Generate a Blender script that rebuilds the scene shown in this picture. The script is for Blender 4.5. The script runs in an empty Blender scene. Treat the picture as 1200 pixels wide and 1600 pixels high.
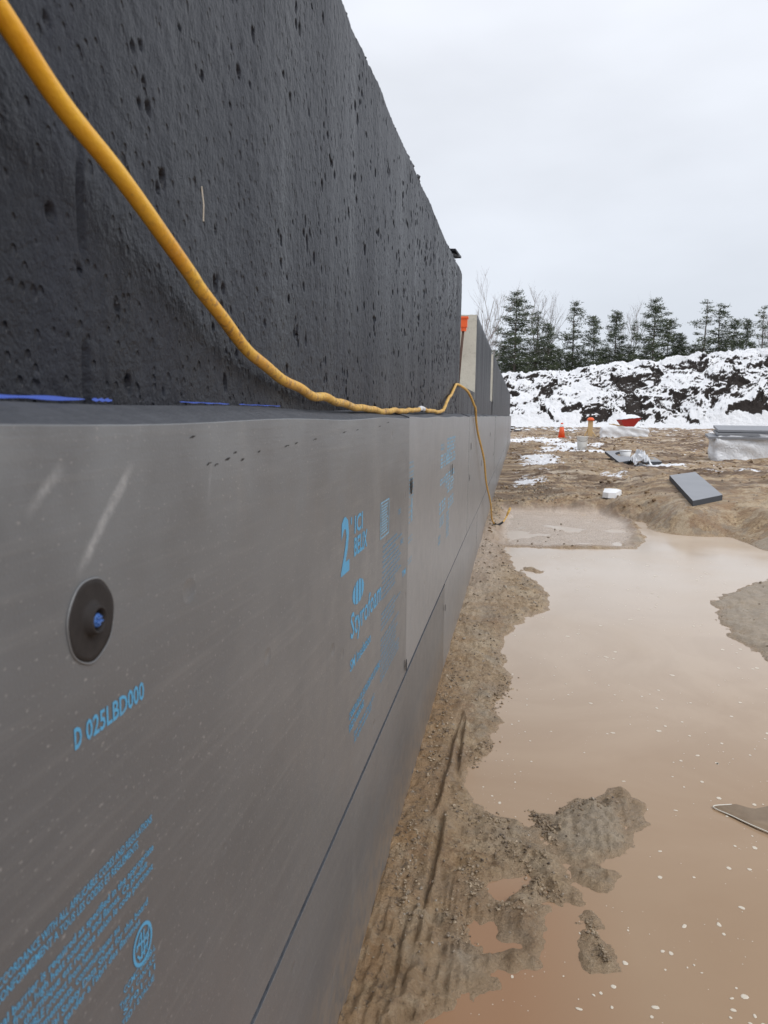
import bpy, math, random
import numpy as np
from mathutils import Vector, Matrix

S = bpy.context.scene
COL = S.collection
random.seed(11)
RNG = np.random.RandomState(7)

# ---------------------------------------------------------------- camera
cam_d = bpy.data.cameras.new('camera')
cam = bpy.data.objects.new('camera', cam_d)
COL.objects.link(cam)
CAM = Vector((.275, 0, .98))
rho = math.radians(.7)
v = Vector((211, 150, -1200)).normalized()
u = Vector((math.sin(rho), math.cos(rho), 0))
u.z = -(u.x * v.x + u.y * v.y) / v.z
u.normalize()
X = v.cross(u)
Rw = Matrix((X, v, u))            # camera -> world rotation (rows are world axes seen from the camera)
cam.matrix_world = Matrix.Translation(CAM) @ Rw.to_4x4()
cam_d.sensor_fit = 'VERTICAL'
cam_d.sensor_height = 36
cam_d.sensor_width = 27
cam_d.lens = 27
cam_d.clip_start = .02
cam_d.clip_end = 2000
cam_d.dof.use_dof = True
cam_d.dof.focus_distance = 2.6
cam_d.dof.aperture_fstop = 15
S.camera = cam

# ---------------------------------------------------------------- sky and light
W = bpy.data.worlds.new('World')
S.world = W
W.use_nodes = True
nt = W.node_tree
nt.nodes.clear()
out = nt.nodes.new('ShaderNodeOutputWorld')
bg = nt.nodes.new('ShaderNodeBackground')
bg2 = nt.nodes.new('ShaderNodeBackground')
mixs = nt.nodes.new('ShaderNodeMixShader')
sky = nt.nodes.new('ShaderNodeTexSky')
sky.sky_type = 'NISHITA'
sky.sun_disc = False
sky.sun_elevation = math.radians(48)
sky.sun_rotation = math.radians(125)
bg.inputs[1].default_value = .1
tc = nt.nodes.new('ShaderNodeTexCoord')
sep = nt.nodes.new('ShaderNodeSeparateXYZ')
nt.links.new(tc.outputs['Generated'], sep.inputs[0])
mr = nt.nodes.new('ShaderNodeMapRange')
mr.inputs[1].default_value = 0; mr.inputs[2].default_value = .75
nt.links.new(sep.outputs[2], mr.inputs[0])
mp = nt.nodes.new('ShaderNodeMapping')
mp.inputs['Scale'].default_value = (1, 1, 2.6)
mp.inputs['Rotation'].default_value = (.2, .35, .4)
nt.links.new(tc.outputs['Generated'], mp.inputs[0])
ns = nt.nodes.new('ShaderNodeTexNoise')
ns.inputs['Scale'].default_value = 2.1
ns.inputs['Detail'].default_value = 5
ns.inputs['Roughness'].default_value = .45
nt.links.new(mp.outputs[0], ns.inputs[0])
rmp = nt.nodes.new('ShaderNodeValToRGB')
e = rmp.color_ramp.elements
e[0].position = 0; e[0].color = (.62, .665, .735, 1)
e[1].position = 1; e[1].color = (.98, 1.0, 1.06, 1)
m_ = rmp.color_ramp.elements.new(.35); m_.color = (.78, .815, .88, 1)
nt.links.new(mr.outputs[0], rmp.inputs[0])
nr = nt.nodes.new('ShaderNodeMapRange')
nr.inputs[1].default_value = .3; nr.inputs[2].default_value = .7
nr.inputs[3].default_value = .88; nr.inputs[4].default_value = 1.12
nt.links.new(ns.outputs[0], nr.inputs[0])
vm = nt.nodes.new('ShaderNodeVectorMath'); vm.operation = 'SCALE'
nt.links.new(rmp.outputs[0], vm.inputs[0]); nt.links.new(nr.outputs[0], vm.inputs['Scale'])
nt.links.new(vm.outputs[0], bg2.inputs[0])
bg2.inputs[1].default_value = .98
nt.links.new(sky.outputs[0], bg.inputs[0])
mixs.inputs[0].default_value = .93          # a thick cloud deck over the blue
nt.links.new(bg.outputs[0], mixs.inputs[1]); nt.links.new(bg2.outputs[0], mixs.inputs[2])
nt.links.new(mixs.outputs[0], out.inputs[0])

sun_d = bpy.data.lights.new('sun', 'SUN')
sun_d.energy = 1.05
sun_d.angle = math.radians(25)
sun_d.color = (1, .97, .93)
sun = bpy.data.objects.new('sun', sun_d)
COL.objects.link(sun)
az = math.radians(125); el = math.radians(48)     # azimuth from +Y towards +X
sd_ = Vector((math.sin(az) * math.cos(el), math.cos(az) * math.cos(el), math.sin(el)))
sun.rotation_euler = sd_.to_track_quat('Z', 'Y').to_euler()

S.view_settings.view_transform = 'Standard'
S.view_settings.look = 'None'
S.view_settings.exposure = .15
S.view_settings.gamma = 1
S.view_settings.use_curve_mapping = False
S.render.engine = 'CYCLES'

# ---------------------------------------------------------------- material helpers
def mat(name, col=(.5, .5, .5), rough=.6, spec=.5, **kw):
    m = bpy.data.materials.new(name)
    m.use_nodes = True
    b = m.node_tree.nodes['Principled BSDF']
    b.inputs['Base Color'].default_value = (*col, 1)
    b.inputs['Roughness'].default_value = rough
    b.inputs['Specular IOR Level'].default_value = spec
    for k, vv in kw.items():
        b.inputs[k.replace('_', ' ')].default_value = vv
    return m

class N:
    """tiny node-graph writer"""
    def __init__(s, m):
        s.m = m; s.t = m.node_tree; s.b = s.t.nodes['Principled BSDF']
        s.tc = s.t.nodes.new('ShaderNodeTexCoord')
        s.obj = s.tc.outputs['Object']
    def mapping(s, scale=(1, 1, 1), rot=(0, 0, 0), loc=(0, 0, 0), src=None):
        n = s.t.nodes.new('ShaderNodeMapping')
        n.inputs['Scale'].default_value = scale; n.inputs['Rotation'].default_value = rot
        n.inputs['Location'].default_value = loc
        s.t.links.new(src or s.obj, n.inputs[0]); return n.outputs[0]
    def noise(s, scale, detail=4, rough=.55, src=None, dist=0, color=False):
        n = s.t.nodes.new('ShaderNodeTexNoise')
        n.inputs['Scale'].default_value = scale; n.inputs['Detail'].default_value = detail
        n.inputs['Roughness'].default_value = rough; n.inputs['Distortion'].default_value = dist
        s.t.links.new(src or s.obj, n.inputs['Vector']); return n.outputs[1 if color else 0]
    def vor(s, scale, src=None, feature='F1', rand=1):
        n = s.t.nodes.new('ShaderNodeTexVoronoi')
        n.feature = feature
        n.inputs['Scale'].default_value = scale; n.inputs['Randomness'].default_value = rand
        s.t.links.new(src or s.obj, n.inputs['Vector']); return n
    def ramp(s, fac, stops, interp='LINEAR'):
        n = s.t.nodes.new('ShaderNodeValToRGB'); n.color_ramp.interpolation = interp
        el = n.color_ramp.elements
        while len(el) < len(stops): el.new(.5)
        for e_, (p, c) in zip(el, stops):
            e_.position = p
            e_.color = (c, c, c, 1) if isinstance(c, (int, float)) else (*c, 1)
        s.t.links.new(fac, n.inputs[0]); return n.outputs[0]
    def mr(s, fac, a, b, c=0, d=1):
        n = s.t.nodes.new('ShaderNodeMapRange')
        for i, vv in enumerate((a, b, c, d)): n.inputs[i + 1].default_value = vv
        s.t.links.new(fac, n.inputs[0]); return n.outputs[0]
    def mix(s, fac, a, b, mode='MIX'):
        n = s.t.nodes.new('ShaderNodeMix'); n.data_type = 'RGBA'; n.blend_type = mode
        for inp, vv in ((n.inputs[0], fac), (n.inputs[6], a), (n.inputs[7], b)):
            if isinstance(vv, (int, float)): inp.default_value = vv
            elif isinstance(vv, tuple): inp.default_value = (*vv, 1)
            else: s.t.links.new(vv, inp)
        return n.outputs[2]
    def math(s, op, a, b=None, clamp=False):
        n = s.t.nodes.new('ShaderNodeMath'); n.operation = op; n.use_clamp = clamp
        for i, vv in enumerate((a, b)):
            if vv is None: continue
            if isinstance(vv, (int, float)): n.inputs[i].default_value = vv
            else: s.t.links.new(vv, n.inputs[i])
        return n.outputs[0]
    def attr(s, name):
        n = s.t.nodes.new('ShaderNodeAttribute'); n.attribute_name = name; return n.outputs['Fac']
    def xyz(s, src=None):
        n = s.t.nodes.new('ShaderNodeSeparateXYZ'); s.t.links.new(src or s.obj, n.inputs[0]); return n.outputs
    def objrand(s):
        return s.t.nodes.new('ShaderNodeObjectInfo').outputs['Random']
    def normalz(s):
        g = s.t.nodes.new('ShaderNodeNewGeometry'); return s.xyz(g.outputs['True Normal'])[2]
    def bump(s, h, strength=.5, dist=.01, prev=None):
        n = s.t.nodes.new('ShaderNodeBump')
        n.inputs['Strength'].default_value = strength; n.inputs['Distance'].default_value = dist
        s.t.links.new(h, n.inputs['Height'])
        if prev is not None: s.t.links.new(prev, n.inputs['Normal'])
        return n.outputs[0]
    def set(s, name, val):
        if isinstance(val, (int, float)): s.b.inputs[name].default_value = val
        else: s.t.links.new(val, s.b.inputs[name])

M = {}
# dark sprayed damp-proofing over cast concrete
m = M['coat'] = mat('dampproof_coating', (.03, .031, .035), .5, .28)
n = N(m)
strk = n.noise(3.2, 6, .6, n.mapping((1, 2.2, .28)))
blot = n.noise(9, 5, .6)
c = n.mix(n.mr(strk, .3, .7), (.004, .005, .009), (.016, .019, .029))
c = n.mix(n.mr(blot, .5, .78, 0, .55), c, (.03, .034, .046))
fine = n.noise(420, 3, .6)
c = n.mix(n.mr(fine, .62, .74, 0, .4), c, (.08, .082, .088))
n.set('Base Color', c)
n.set('Roughness', n.mr(strk, .3, .7, .30, .5))
pe = n.noise(260, 3, .55)
pe2 = n.noise(75, 4, .6)
vo = n.vor(70, n.mapping((1, 1, .75)))
pits = n.ramp(vo.outputs['Distance'], [(0, 0), (.16, .15), (.26, 1)])
vo2 = n.vor(26, n.mapping((1, 1.2, .8)))
pits2 = n.ramp(vo2.outputs['Distance'], [(0, 0), (.12, .2), (.17, 1)])
b1 = n.bump(pe, .7, .0018)
b2 = n.bump(pe2, .45, .004, b1)
b3 = n.bump(pits, .8, .004, b2)
b4 = n.bump(pits2, .7, .005, b3)
n.set('Normal', b4)
# bare grey concrete
m = M['concrete'] = mat('bare_concrete', (.36, .34, .3), .85, .3)
n = N(m)
c = n.mix(n.noise(6, 6, .65), (.42, .4, .345), (.66, .64, .57))
c = n.mix(n.mr(n.noise(30, 5, .7), .55, .75, 0, .6), c, (.2, .19, .16))
n.set('Base Color', c)
n.set('Normal', n.bump(n.noise(60, 6, .7), .5, .006))
# extruded grey insulation
m = M['foam'] = mat('grey_insulation', (.2, .2, .2), .42, .6)
n = N(m)
rnd = n.objrand()
big = n.noise(2.2, 5, .6, n.mapping((1, .5, 1)))
c = n.mix(n.mr(big, .3, .7), (.094, .097, .103), (.150, .154, .161))
c = n.mix(n.mr(rnd, 0, 1, 0, .3), c, (.18, .182, .188))
xs = n.xyz()
# paler band near the top and mud splash near the foot
c = n.mix(n.math('MULTIPLY', n.mr(xs[2], .78, .97), n.mr(n.noise(7, 4, .6), .35, .65, .2, .8)), c, (.225, .238, .25))
scr = n.noise(90, 3, .6, n.mapping((1, .045, 1)))
c = n.mix(n.mr(scr, .52, .75, 0, .22), c, (.24, .235, .23))
spk = n.noise(330, 2, .5, n.mapping((1, .5, 1)))
c = n.mix(n.mr(spk, .65, .76, 0, .6), c, (.34, .33, .32))
smr = n.noise(5, 4, .6, n.mapping((1, .8, .35), rot=(.5, 0, 0)))
c = n.mix(n.mr(smr, .62, .76, 0, .35), c, (.3, .295, .285))
# two pale rub marks where something dragged down the nearest face
def rub(ya, za, yb, zb, wd, amt, c):
    L_ = math.hypot(yb - ya, zb - za); dy, dz = (yb - ya) / L_, (zb - za) / L_
    ry = n.math('SUBTRACT', xs[1], ya); rz = n.math('SUBTRACT', xs[2], za)
    al = n.math('ADD', n.math('MULTIPLY', ry, dy), n.math('MULTIPLY', rz, dz))
    pe_ = n.math('ABSOLUTE', n.math('SUBTRACT', n.math('MULTIPLY', ry, -dz), n.math('MULTIPLY', rz, -dy)))
    w_ = n.math('ADD', pe_, n.math('MULTIPLY', n.math('SUBTRACT', n.noise(45, 3, .6), .5), wd * 1.3))
    f_ = n.math('MULTIPLY', n.mr(w_, wd, wd * .2), n.math('MULTIPLY', n.mr(al, -.01, .01), n.mr(al, L_ + .012, L_ - .012)))
    f_ = n.math('MULTIPLY', f_, n.mr(n.noise(130, 4, .7), .3, .65, .3, 1))
    return n.mix(n.math('MULTIPLY', f_, amt), c, (.38, .385, .39))
c = rub(.512, .938, .449, .882, .006, .8, c)
c = rub(.425, .943, .400, .925, .006, .6, c)
c = rub(.66, .93, .655, .905, .004, .35, c)
mud = n.math('MULTIPLY', n.mr(xs[2], .13, -.08), n.mr(n.noise(26, 6, .75), .38, .58))
c = n.mix(n.math('MULTIPLY', mud, .75), c, (.3, .22, .15))
drip = n.noise(22, 3, .6, n.mapping((1, 1, .12)))
c = n.mix(n.mr(drip, .68, .8, 0, .4), c, (.3, .25, .18))
n.set('Base Color', c)
n.set('Roughness', n.mr(n.noise(14, 4, .6), .3, .7, .33, .42))
bb = n.bump(n.noise(1.6, 2, .5), .35, .02)
bb = n.bump(scr, .22, .0015, bb)
bb = n.bump(n.noise(420, 2, .5), .25, .0006, bb)
dent = n.vor(9, n.mapping((1, .8, 1)))
bb = n.bump(n.ramp(dent.outputs['Distance'], [(0, 0), (.05, .3), (.1, 1)]), .35, .004, bb)
n.set('Normal', bb)
def mat_copy(src, name):
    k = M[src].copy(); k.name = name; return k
M['foam_far_sheen'] = mat_copy('foam', 'grey_insulation_far_sheen')  # paler copy for the farther boards, grazing sheen mixed into its colour
bs_ = M['foam_far_sheen'].node_tree.nodes['Principled BSDF']; lk = bs_.inputs['Base Color'].links[0]; src_ = lk.from_socket
mxn = M['foam_far_sheen'].node_tree.nodes.new('ShaderNodeMix'); mxn.data_type = 'RGBA'; mxn.inputs[0].default_value = .36
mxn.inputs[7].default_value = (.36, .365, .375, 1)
M['foam_far_sheen'].node_tree.links.new(src_, mxn.inputs[6]); M['foam_far_sheen'].node_tree.links.new(mxn.outputs[2], bs_.inputs['Base Color'])
m = M['foam_cut'] = mat('cut_insulation_edge', (.075, .082, .095), .7, .3)
n = N(m)
n.set('Normal', n.bump(n.noise(240, 3, .6, n.mapping((1, .25, 1))), .6, .003))
n.set('Base Color', n.mix(n.noise(40, 4, .6), (.05, .055, .066), (.12, .128, .145)))
# blue print
m = M['ink'] = mat('blue_print', (.1, .31, .5), .55, .3)
n = N(m)
n.set('Base Color', n.mix(n.mr(n.noise(160, 3, .6), .52, .75, 0, .6), (.1, .36, .6), (.15, .25, .33)))
m = M['ink_pale'] = mat('faded_blue_print', (.2, .33, .43), .55, .3)
n = N(m)
n.set('Base Color', n.mix(n.mr(n.noise(120, 3, .6), .4, .7, 0, .8), (.2, .4, .56), (.22, .28, .32)))
M['chalk'] = mat('blue_chalk', (.1, .17, .62), .8, .2)
M['washer'] = mat('dark_washer', (.045, .038, .036), .75, .2)
n = N(M['washer'])
n.set('Base Color', n.mix(n.noise(90, 4, .6), (.018, .016, .016), (.05, .044, .042)))
M['blue_plastic'] = mat('blue_plastic', (.03, .12, .42), .35, .5)
n = N(M['blue_plastic'])
n.set('Base Color', n.mix(n.noise(300, 3, .6), (.015, .06, .25), (.08, .22, .6)))
# cord
m = M['cord'] = mat('yellow_orange_jacket', (.8, .42, .03), .38, .5)
n = N(m)
d = n.noise(55, 5, .7)
xs = n.xyz()
c = n.mix(n.mr(n.noise(14, 3, .6), .35, .65), (.84, .39, .01), (.92, .53, .035))
far_dirt = n.mr(xs[1], .5, 1.3, 0, 1)
c = n.mix(n.math('MULTIPLY', far_dirt, .55), c, (.6, .42, .15))
thr = n.math('SUBTRACT', .66, n.math('MULTIPLY', far_dirt, .1))
dm = n.math('MULTIPLY', n.math('SUBTRACT', d, thr), 14, True)
c = n.mix(n.math('MULTIPLY', dm, .8), c, (.16, .09, .05))
midd = n.math('MULTIPLY', n.mr(xs[1], .55, .75), n.mr(n.noise(120, 4, .7), .52, .62))
c = n.mix(n.math('MULTIPLY', midd, .7), c, (.3, .15, .07))
c = n.mix(n.math('MULTIPLY', n.mr(n.noise(95, 3, .6), .6, .7), n.math('MULTIPLY', far_dirt, .6)), c, (.72, .62, .45))
n.set('Base Color', c)
n.set('Roughness', n.mr(far_dirt, 0, 1, .36, .6))
n.set('Normal', n.bump(n.noise(180, 4, .65), .3, .003))
M['orange'] = mat('orange_plastic', (.85, .13, .03), .45, .5)
M['cone_orange'] = mat('cone_orange', (.75, .11, .03), .5, .4)
M['rust'] = mat('rusty_steel', (.1, .06, .045), .7, .4)
M['rust'].node_tree  # keep
M['white_plastic'] = mat('white_plastic_sheet', (.72, .74, .77), .35, .5)
n = N(M['white_plastic'])
n.set('Base Color', n.mix(n.noise(5, 5, .65), (.66, .68, .72), (.88, .89, .9)))
n.set('Normal', n.bump(n.noise(9, 5, .6, dist=1.2), .9, .04))
M['bucket'] = mat('bucket_plastic', (.62, .61, .57), .5, .4)
n = N(M['bucket'])
n.set('Base Color', n.mix(n.noise(9, 5, .65), (.45, .42, .36), (.72, .71, .68)))
M['board'] = mat('loose_grey_board', (.24, .25, .27), .5, .4)
n = N(M['board'])
n.set('Base Color', n.mix(n.noise(3, 5, .6), (.22, .23, .25), (.31, .32, .345)))
n.set('Normal', n.bump(n.noise(30, 4, .6), .2, .004))
M['board_edge'] = mat('board_edge', (.06, .065, .075), .7, .3)
M['wood'] = mat('pale_wood', (.55, .38, .2), .7, .3)
n = N(M['wood'])
n.set('Base Color', n.mix(n.noise(12, 5, .6, n.mapping((1, 1, .1))), (.42, .28, .13), (.66, .48, .26)))
M['red'] = mat('red_paint', (.42, .03, .025), .45, .5)
M['black'] = mat('black_rubber', (.02, .02, .02), .7, .3)
M['white_foam'] = mat('white_foam_chunk', (.85, .86, .87), .7, .3)
M['stone'] = mat('small_stones', (.2, .18, .16), .7, .4)
n = N(M['stone'])
n.set('Base Color', n.ramp(n.noise(45, 2, .5), [(.26, (.045, .04, .038)), (.38, (.2, .155, .11)), (.6, (.3, .25, .19)), (.72, (.5, .46, .4))]))
n.set('Roughness', n.mr(n.noise(60, 2), .4, .6, .25, .8))

M['clod'] = mat('brown_clods', (.2, .13, .08), .9, .15)
n = N(M['clod'])
n.set('Base Color', n.ramp(n.noise(1.9, 4, .7), [(.35, (.07, .045, .03)), (.5, (.2, .135, .08)), (.62, (.42, .32, .2))]))
M['mudcrumb'] = mat('wet_mud_crumbs', (.2, .13, .08), .45, .5)
n = N(M['mudcrumb'])
n.set('Base Color', n.ramp(n.noise(38, 4, .7), [(.33, (.06, .045, .035)), (.48, (.22, .16, .1)), (.66, (.42, .33, .225))]))
# soil, with snow patches further off
m = M['ground'] = mat('wet_muddy_soil', (.3, .24, .17), .7, .3)
n = N(m)
wet = n.attr('wet'); snow = n.attr('snow'); dark = n.attr('dark'); silt = n.attr('silt'); rub = n.attr('rubble')
f1 = n.noise(3.5, 8, .7)
f2 = n.noise(28, 8, .72)
f3 = n.noise(140, 6, .7)
c = n.ramp(f2, [(.32, (.12, .072, .038)), (.43, (.32, .215, .122)), (.54, (.49, .36, .22)), (.66, (.68, .54, .37))])
c = n.mix(n.mr(f1, .47, .60, 0, .7), c, (.29, .18, .105))
c = n.mix(n.mr(n.noise(5.2, 6, .7, n.mapping(loc=(4, 2, 0))), .5, .6, 0, .75), c, (.56, .455, .32))
c = n.mix(n.mr(f3, .57, .68, 0, .6), c, (.66, .57, .43))
c = n.mix(n.mr(f3, .44, .34, 0, .8), c, (.075, .05, .035))
c = n.mix(n.mr(n.noise(6.5, 6, .65, n.mapping(loc=(9, 5, 2))), .52, .62, 0, .6), c, (.3, .255, .2))
darkm = n.math('MULTIPLY', dark, n.mr(n.noise(1.9, 9, .75, n.mapping((.6, 1.3, 1), loc=(3, 1, 0))), .45, .52))
lightm = n.math('MULTIPLY', dark, n.mr(n.noise(1.6, 8, .72, n.mapping((.6, 1.2, 1), loc=(8, 3, 5))), .5, .6))
c = n.mix(n.math('MULTIPLY', lightm, .75), c, n.mix(f3, (.36, .29, .22), (.72, .63, .51)))
c = n.mix(n.math('MULTIPLY', darkm, .85), c, n.mix(f3, (.05, .03, .02), (.2, .13, .085)))
c = n.mix(n.math('MULTIPLY', rub, n.mr(n.noise(17, 7, .7), .45, .6)), c, (.25, .14, .08))
c = n.mix(n.math('MULTIPLY', silt, n.mr(n.noise(9, 6, .7), .25, .6, .55, 1)), c, (.54, .44, .355))
c = n.mix(n.math('MULTIPLY', n.attr('grey'), n.mr(n.noise(30, 5, .7), .3, .6, .45, .95)), c, n.mix(n.noise(60, 4, .7), (.33, .28, .22), (.53, .465, .375)))
och = n.attr('ochre')
c = n.mix(n.math('MULTIPLY', och, n.mr(n.noise(22, 6, .7), .38, .56, .3, 1)), c, n.mix(n.noise(13, 5, .7), (.2, .1, .045), (.52, .34, .17)))
c = n.mix(n.math('MULTIPLY', och, n.mr(n.noise(30, 5, .75, n.mapping(loc=(7, 1, 3))), .56, .64, 0, .85)), c, (.055, .045, .04))
film = n.attr('film')
nearb = n.math('MULTIPLY', n.mr(n.xyz()[1], 6.5, 4.5), n.mr(n.noise(4.5, 5, .6, n.mapping(loc=(2, 7, 1))), .35, .55, .25, .8))
c = n.mix(n.math('MULTIPLY', nearb, .3), c, n.mix(f3, (.36, .26, .165), (.66, .52, .36)))
c = n.mix(n.math('MULTIPLY', film, .75), c, (.46, .33, .21))
c = n.mix(n.math('MULTIPLY', wet, .15), c, n.mix(.5, c, (.13, .08, .045), 'MULTIPLY'))
c = n.mix(n.math('MULTIPLY', n.attr('pad'), n.mr(n.noise(18, 6, .7), .3, .6, .55, .95)), c, (.66, .56, .475))
sm = n.math('ADD', n.math('MULTIPLY', n.noise(1.7, 9, .75, n.mapping((.8, .7, 1)), .6), 1.5), n.math('MULTIPLY', n.math('SUBTRACT', n.noise(16, 6, .7), .82), .4))
sm = n.math('ADD', sm, snow)
sm = n.mr(sm, .86, .90)
c = n.mix(sm, c, (.86, .87, .9))
n.set('Base Color', c)
ro = n.mr(n.math('MULTIPLY', wet, n.mr(n.noise(35, 5, .7), .42, .6)), 0, 1, .8, .3)
ro = n.math('SUBTRACT', ro, n.math('MULTIPLY', film, .28)); ro = n.math('SUBTRACT', ro, n.math('MULTIPLY', silt, .25))
n.set('Roughness', n.math('ADD', ro, n.mr(f3, .3, .7, -.2, .15), True))
bb = n.bump(f2, .9, .02)
bb = n.bump(f3, 1, .0065, bb)
bb = n.bump(n.noise(480, 4, .7), .7, .002, bb)
n.set('Normal', bb)
# silty standing water
m = M['water'] = mat('muddy_water', (.42, .27, .16), .06, .5, IOR=1.33)
n = N(m)
xs = n.xyz()
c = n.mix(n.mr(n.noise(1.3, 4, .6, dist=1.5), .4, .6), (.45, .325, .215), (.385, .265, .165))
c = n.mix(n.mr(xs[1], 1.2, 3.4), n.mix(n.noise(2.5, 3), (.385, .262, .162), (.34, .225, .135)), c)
c = n.mix(n.mr(xs[1], 2.2, 5.5, 0, .9), c, (.6, .505, .41))  # paler with distance: sky reflection put into the water colour
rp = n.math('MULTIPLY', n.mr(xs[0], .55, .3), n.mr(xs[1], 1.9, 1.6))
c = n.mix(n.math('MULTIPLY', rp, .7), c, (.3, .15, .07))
spk = n.vor(55)
c = n.mix(n.math('MULTIPLY', n.ramp(spk.outputs['Distance'], [(0, 1), (.05, 1), (.09, 0)]), n.mr(n.noise(4, 3), .5, .62)), c, (.62, .54, .44))
n.set('Base Color', c)
n.set('Roughness', n.mr(n.noise(1.4, 3), .4, .65, .12, .26))
n.set('Normal', n.bump(n.noise(5, 3, .5), .05, .01))
M['scum'] = mat('pale_scum', (.68, .61, .5), .5, .4)
M['ice'] = mat('thin_dirty_ice', (.47, .4, .32), .6, .3)
n = N(M['ice'])
n.set('Base Color', n.mix(n.noise(14, 5, .6), (.1, .07, .05), (.4, .3, .2)))
M['ice_rim'] = mat('pale_ice_rim', (.75, .72, .64), .35, .5)
# berm: dark soil where it is steep, snow where it lies
m = M['berm'] = mat('snow_over_black_soil', (.8, .8, .8), .8, .2)
n = N(m)
f = n.noise(.9, 9, .75)
f4 = n.noise(4.5, 6, .7)
nz = n.normalz()
s_ = n.math('ADD', n.math('MULTIPLY', nz, 1.0), n.math('MULTIPLY', n.math('SUBTRACT', f, .5), .9))
s_ = n.math('ADD', s_, n.math('MULTIPLY', n.math('SUBTRACT', f4, .5), .55))
s_ = n.math('ADD', s_, n.attr('cover'))
sm = n.mr(s_, .70, .76)
soil = n.mix(n.noise(3, 6, .7), (.018, .015, .014), (.062, .05, .044))
n.set('Base Color', n.mix(sm, soil, (.9, .91, .93)))
n.set('Normal', n.bump(f4, .8, .25))
# trees
m = M['needles'] = mat('pine_needles', (.07, .09, .055), .7, .2)
n = N(m)
n.set('Base Color', n.mix(n.mr(n.noise(1.3, 4, .7), .35, .65), (.04, .053, .033), (.12, .14, .08)))
M['tree_snow'] = mat('snow_on_branches', (.8, .81, .84), .8, .2)
M['bark'] = mat('grey_brown_bark', (.11, .09, .08), .9, .2)
n = N(M['bark'])
n.set('Base Color', n.mix(n.noise(6, 4, .6), (.07, .055, .048), (.16, .135, .12)))
M['pale_bark'] = mat('pale_twigs', (.3, .27, .26), .9, .2)
M['pole'] = mat('grey_pole', (.16, .15, .145), .8, .2)

# ---------------------------------------------------------------- object helpers
def mesh(name, verts, faces, mats, parent=None, smooth=False, midx=None, loc=None):
    me = bpy.data.meshes.new(name)
    if isinstance(verts, np.ndarray): verts = verts.tolist()
    me.from_pydata(verts, [], faces)
    for x_ in (mats if isinstance(mats, (list, tuple)) else [mats]): me.materials.append(M[x_])
    if midx is not None: me.polygons.foreach_set('material_index', midx)
    if smooth: me.polygons.foreach_set('use_smooth', [True] * len(me.polygons))
    me.update()
    o = bpy.data.objects.new(name, me)
    COL.objects.link(o)
    if parent: o.parent = parent
    if loc: o.location = loc
    return o

def grid_mesh(name, P, mats, parent=None, smooth=True, attrs=None):
    """P: (r, c, 3) array -> quad sheet"""
    r, c_, _ = P.shape
    me = bpy.data.meshes.new(name)
    i = np.arange(r * c_).reshape(r, c_)
    q = np.stack([i[:-1, :-1], i[:-1, 1:], i[1:, 1:], i[1:, :-1]], -1).reshape(-1, 4)
    me.vertices.add(r * c_); me.vertices.foreach_set('co', P.astype(np.float32).ravel())
    me.loops.add(q.size); me.loops.foreach_set('vertex_index', q.ravel().astype(np.int32))
    me.polygons.add(len(q)); me.polygons.foreach_set('loop_start', np.arange(0, q.size, 4, dtype=np.int32))
    me.polygons.foreach_set('loop_total', np.full(len(q), 4, dtype=np.int32))
    me.polygons.foreach_set('use_smooth', np.full(len(q), smooth))
    me.update(calc_edges=True)
    for x_ in (mats if isinstance(mats, (list, tuple)) else [mats]): me.materials.append(M[x_])
    for k, a in (attrs or {}).items():
        at = me.attributes.new(k, 'FLOAT', 'POINT'); at.data.foreach_set('value', a.astype(np.float32).ravel())
    o = bpy.data.objects.new(name, me); COL.objects.link(o)
    if parent: o.parent = parent
    return o

def tag(o, label=None, cat=None, group=None, kind=None):
    if label: o['label'] = label
    if cat: o['category'] = cat
    if group: o['group'] = group
    if kind: o['kind'] = kind
    return o

def empty(name, loc=(0, 0, 0), rz=0, **k):
    o = bpy.data.objects.new(name, None); COL.objects.link(o)
    o.empty_display_size = .1
    o.location = loc; o.rotation_euler = (0, 0, rz)
    return tag(o, **k)

def copy_tree(root, loc, rz=0, scale=None):
    c_ = root.copy(); COL.objects.link(c_); c_.location = loc; c_.rotation_euler = (0, 0, rz)
    if scale: c_.scale = scale
    for ch in root.children:
        d_ = ch.copy(); COL.objects.link(d_); d_.parent = c_
    return c_

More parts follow.
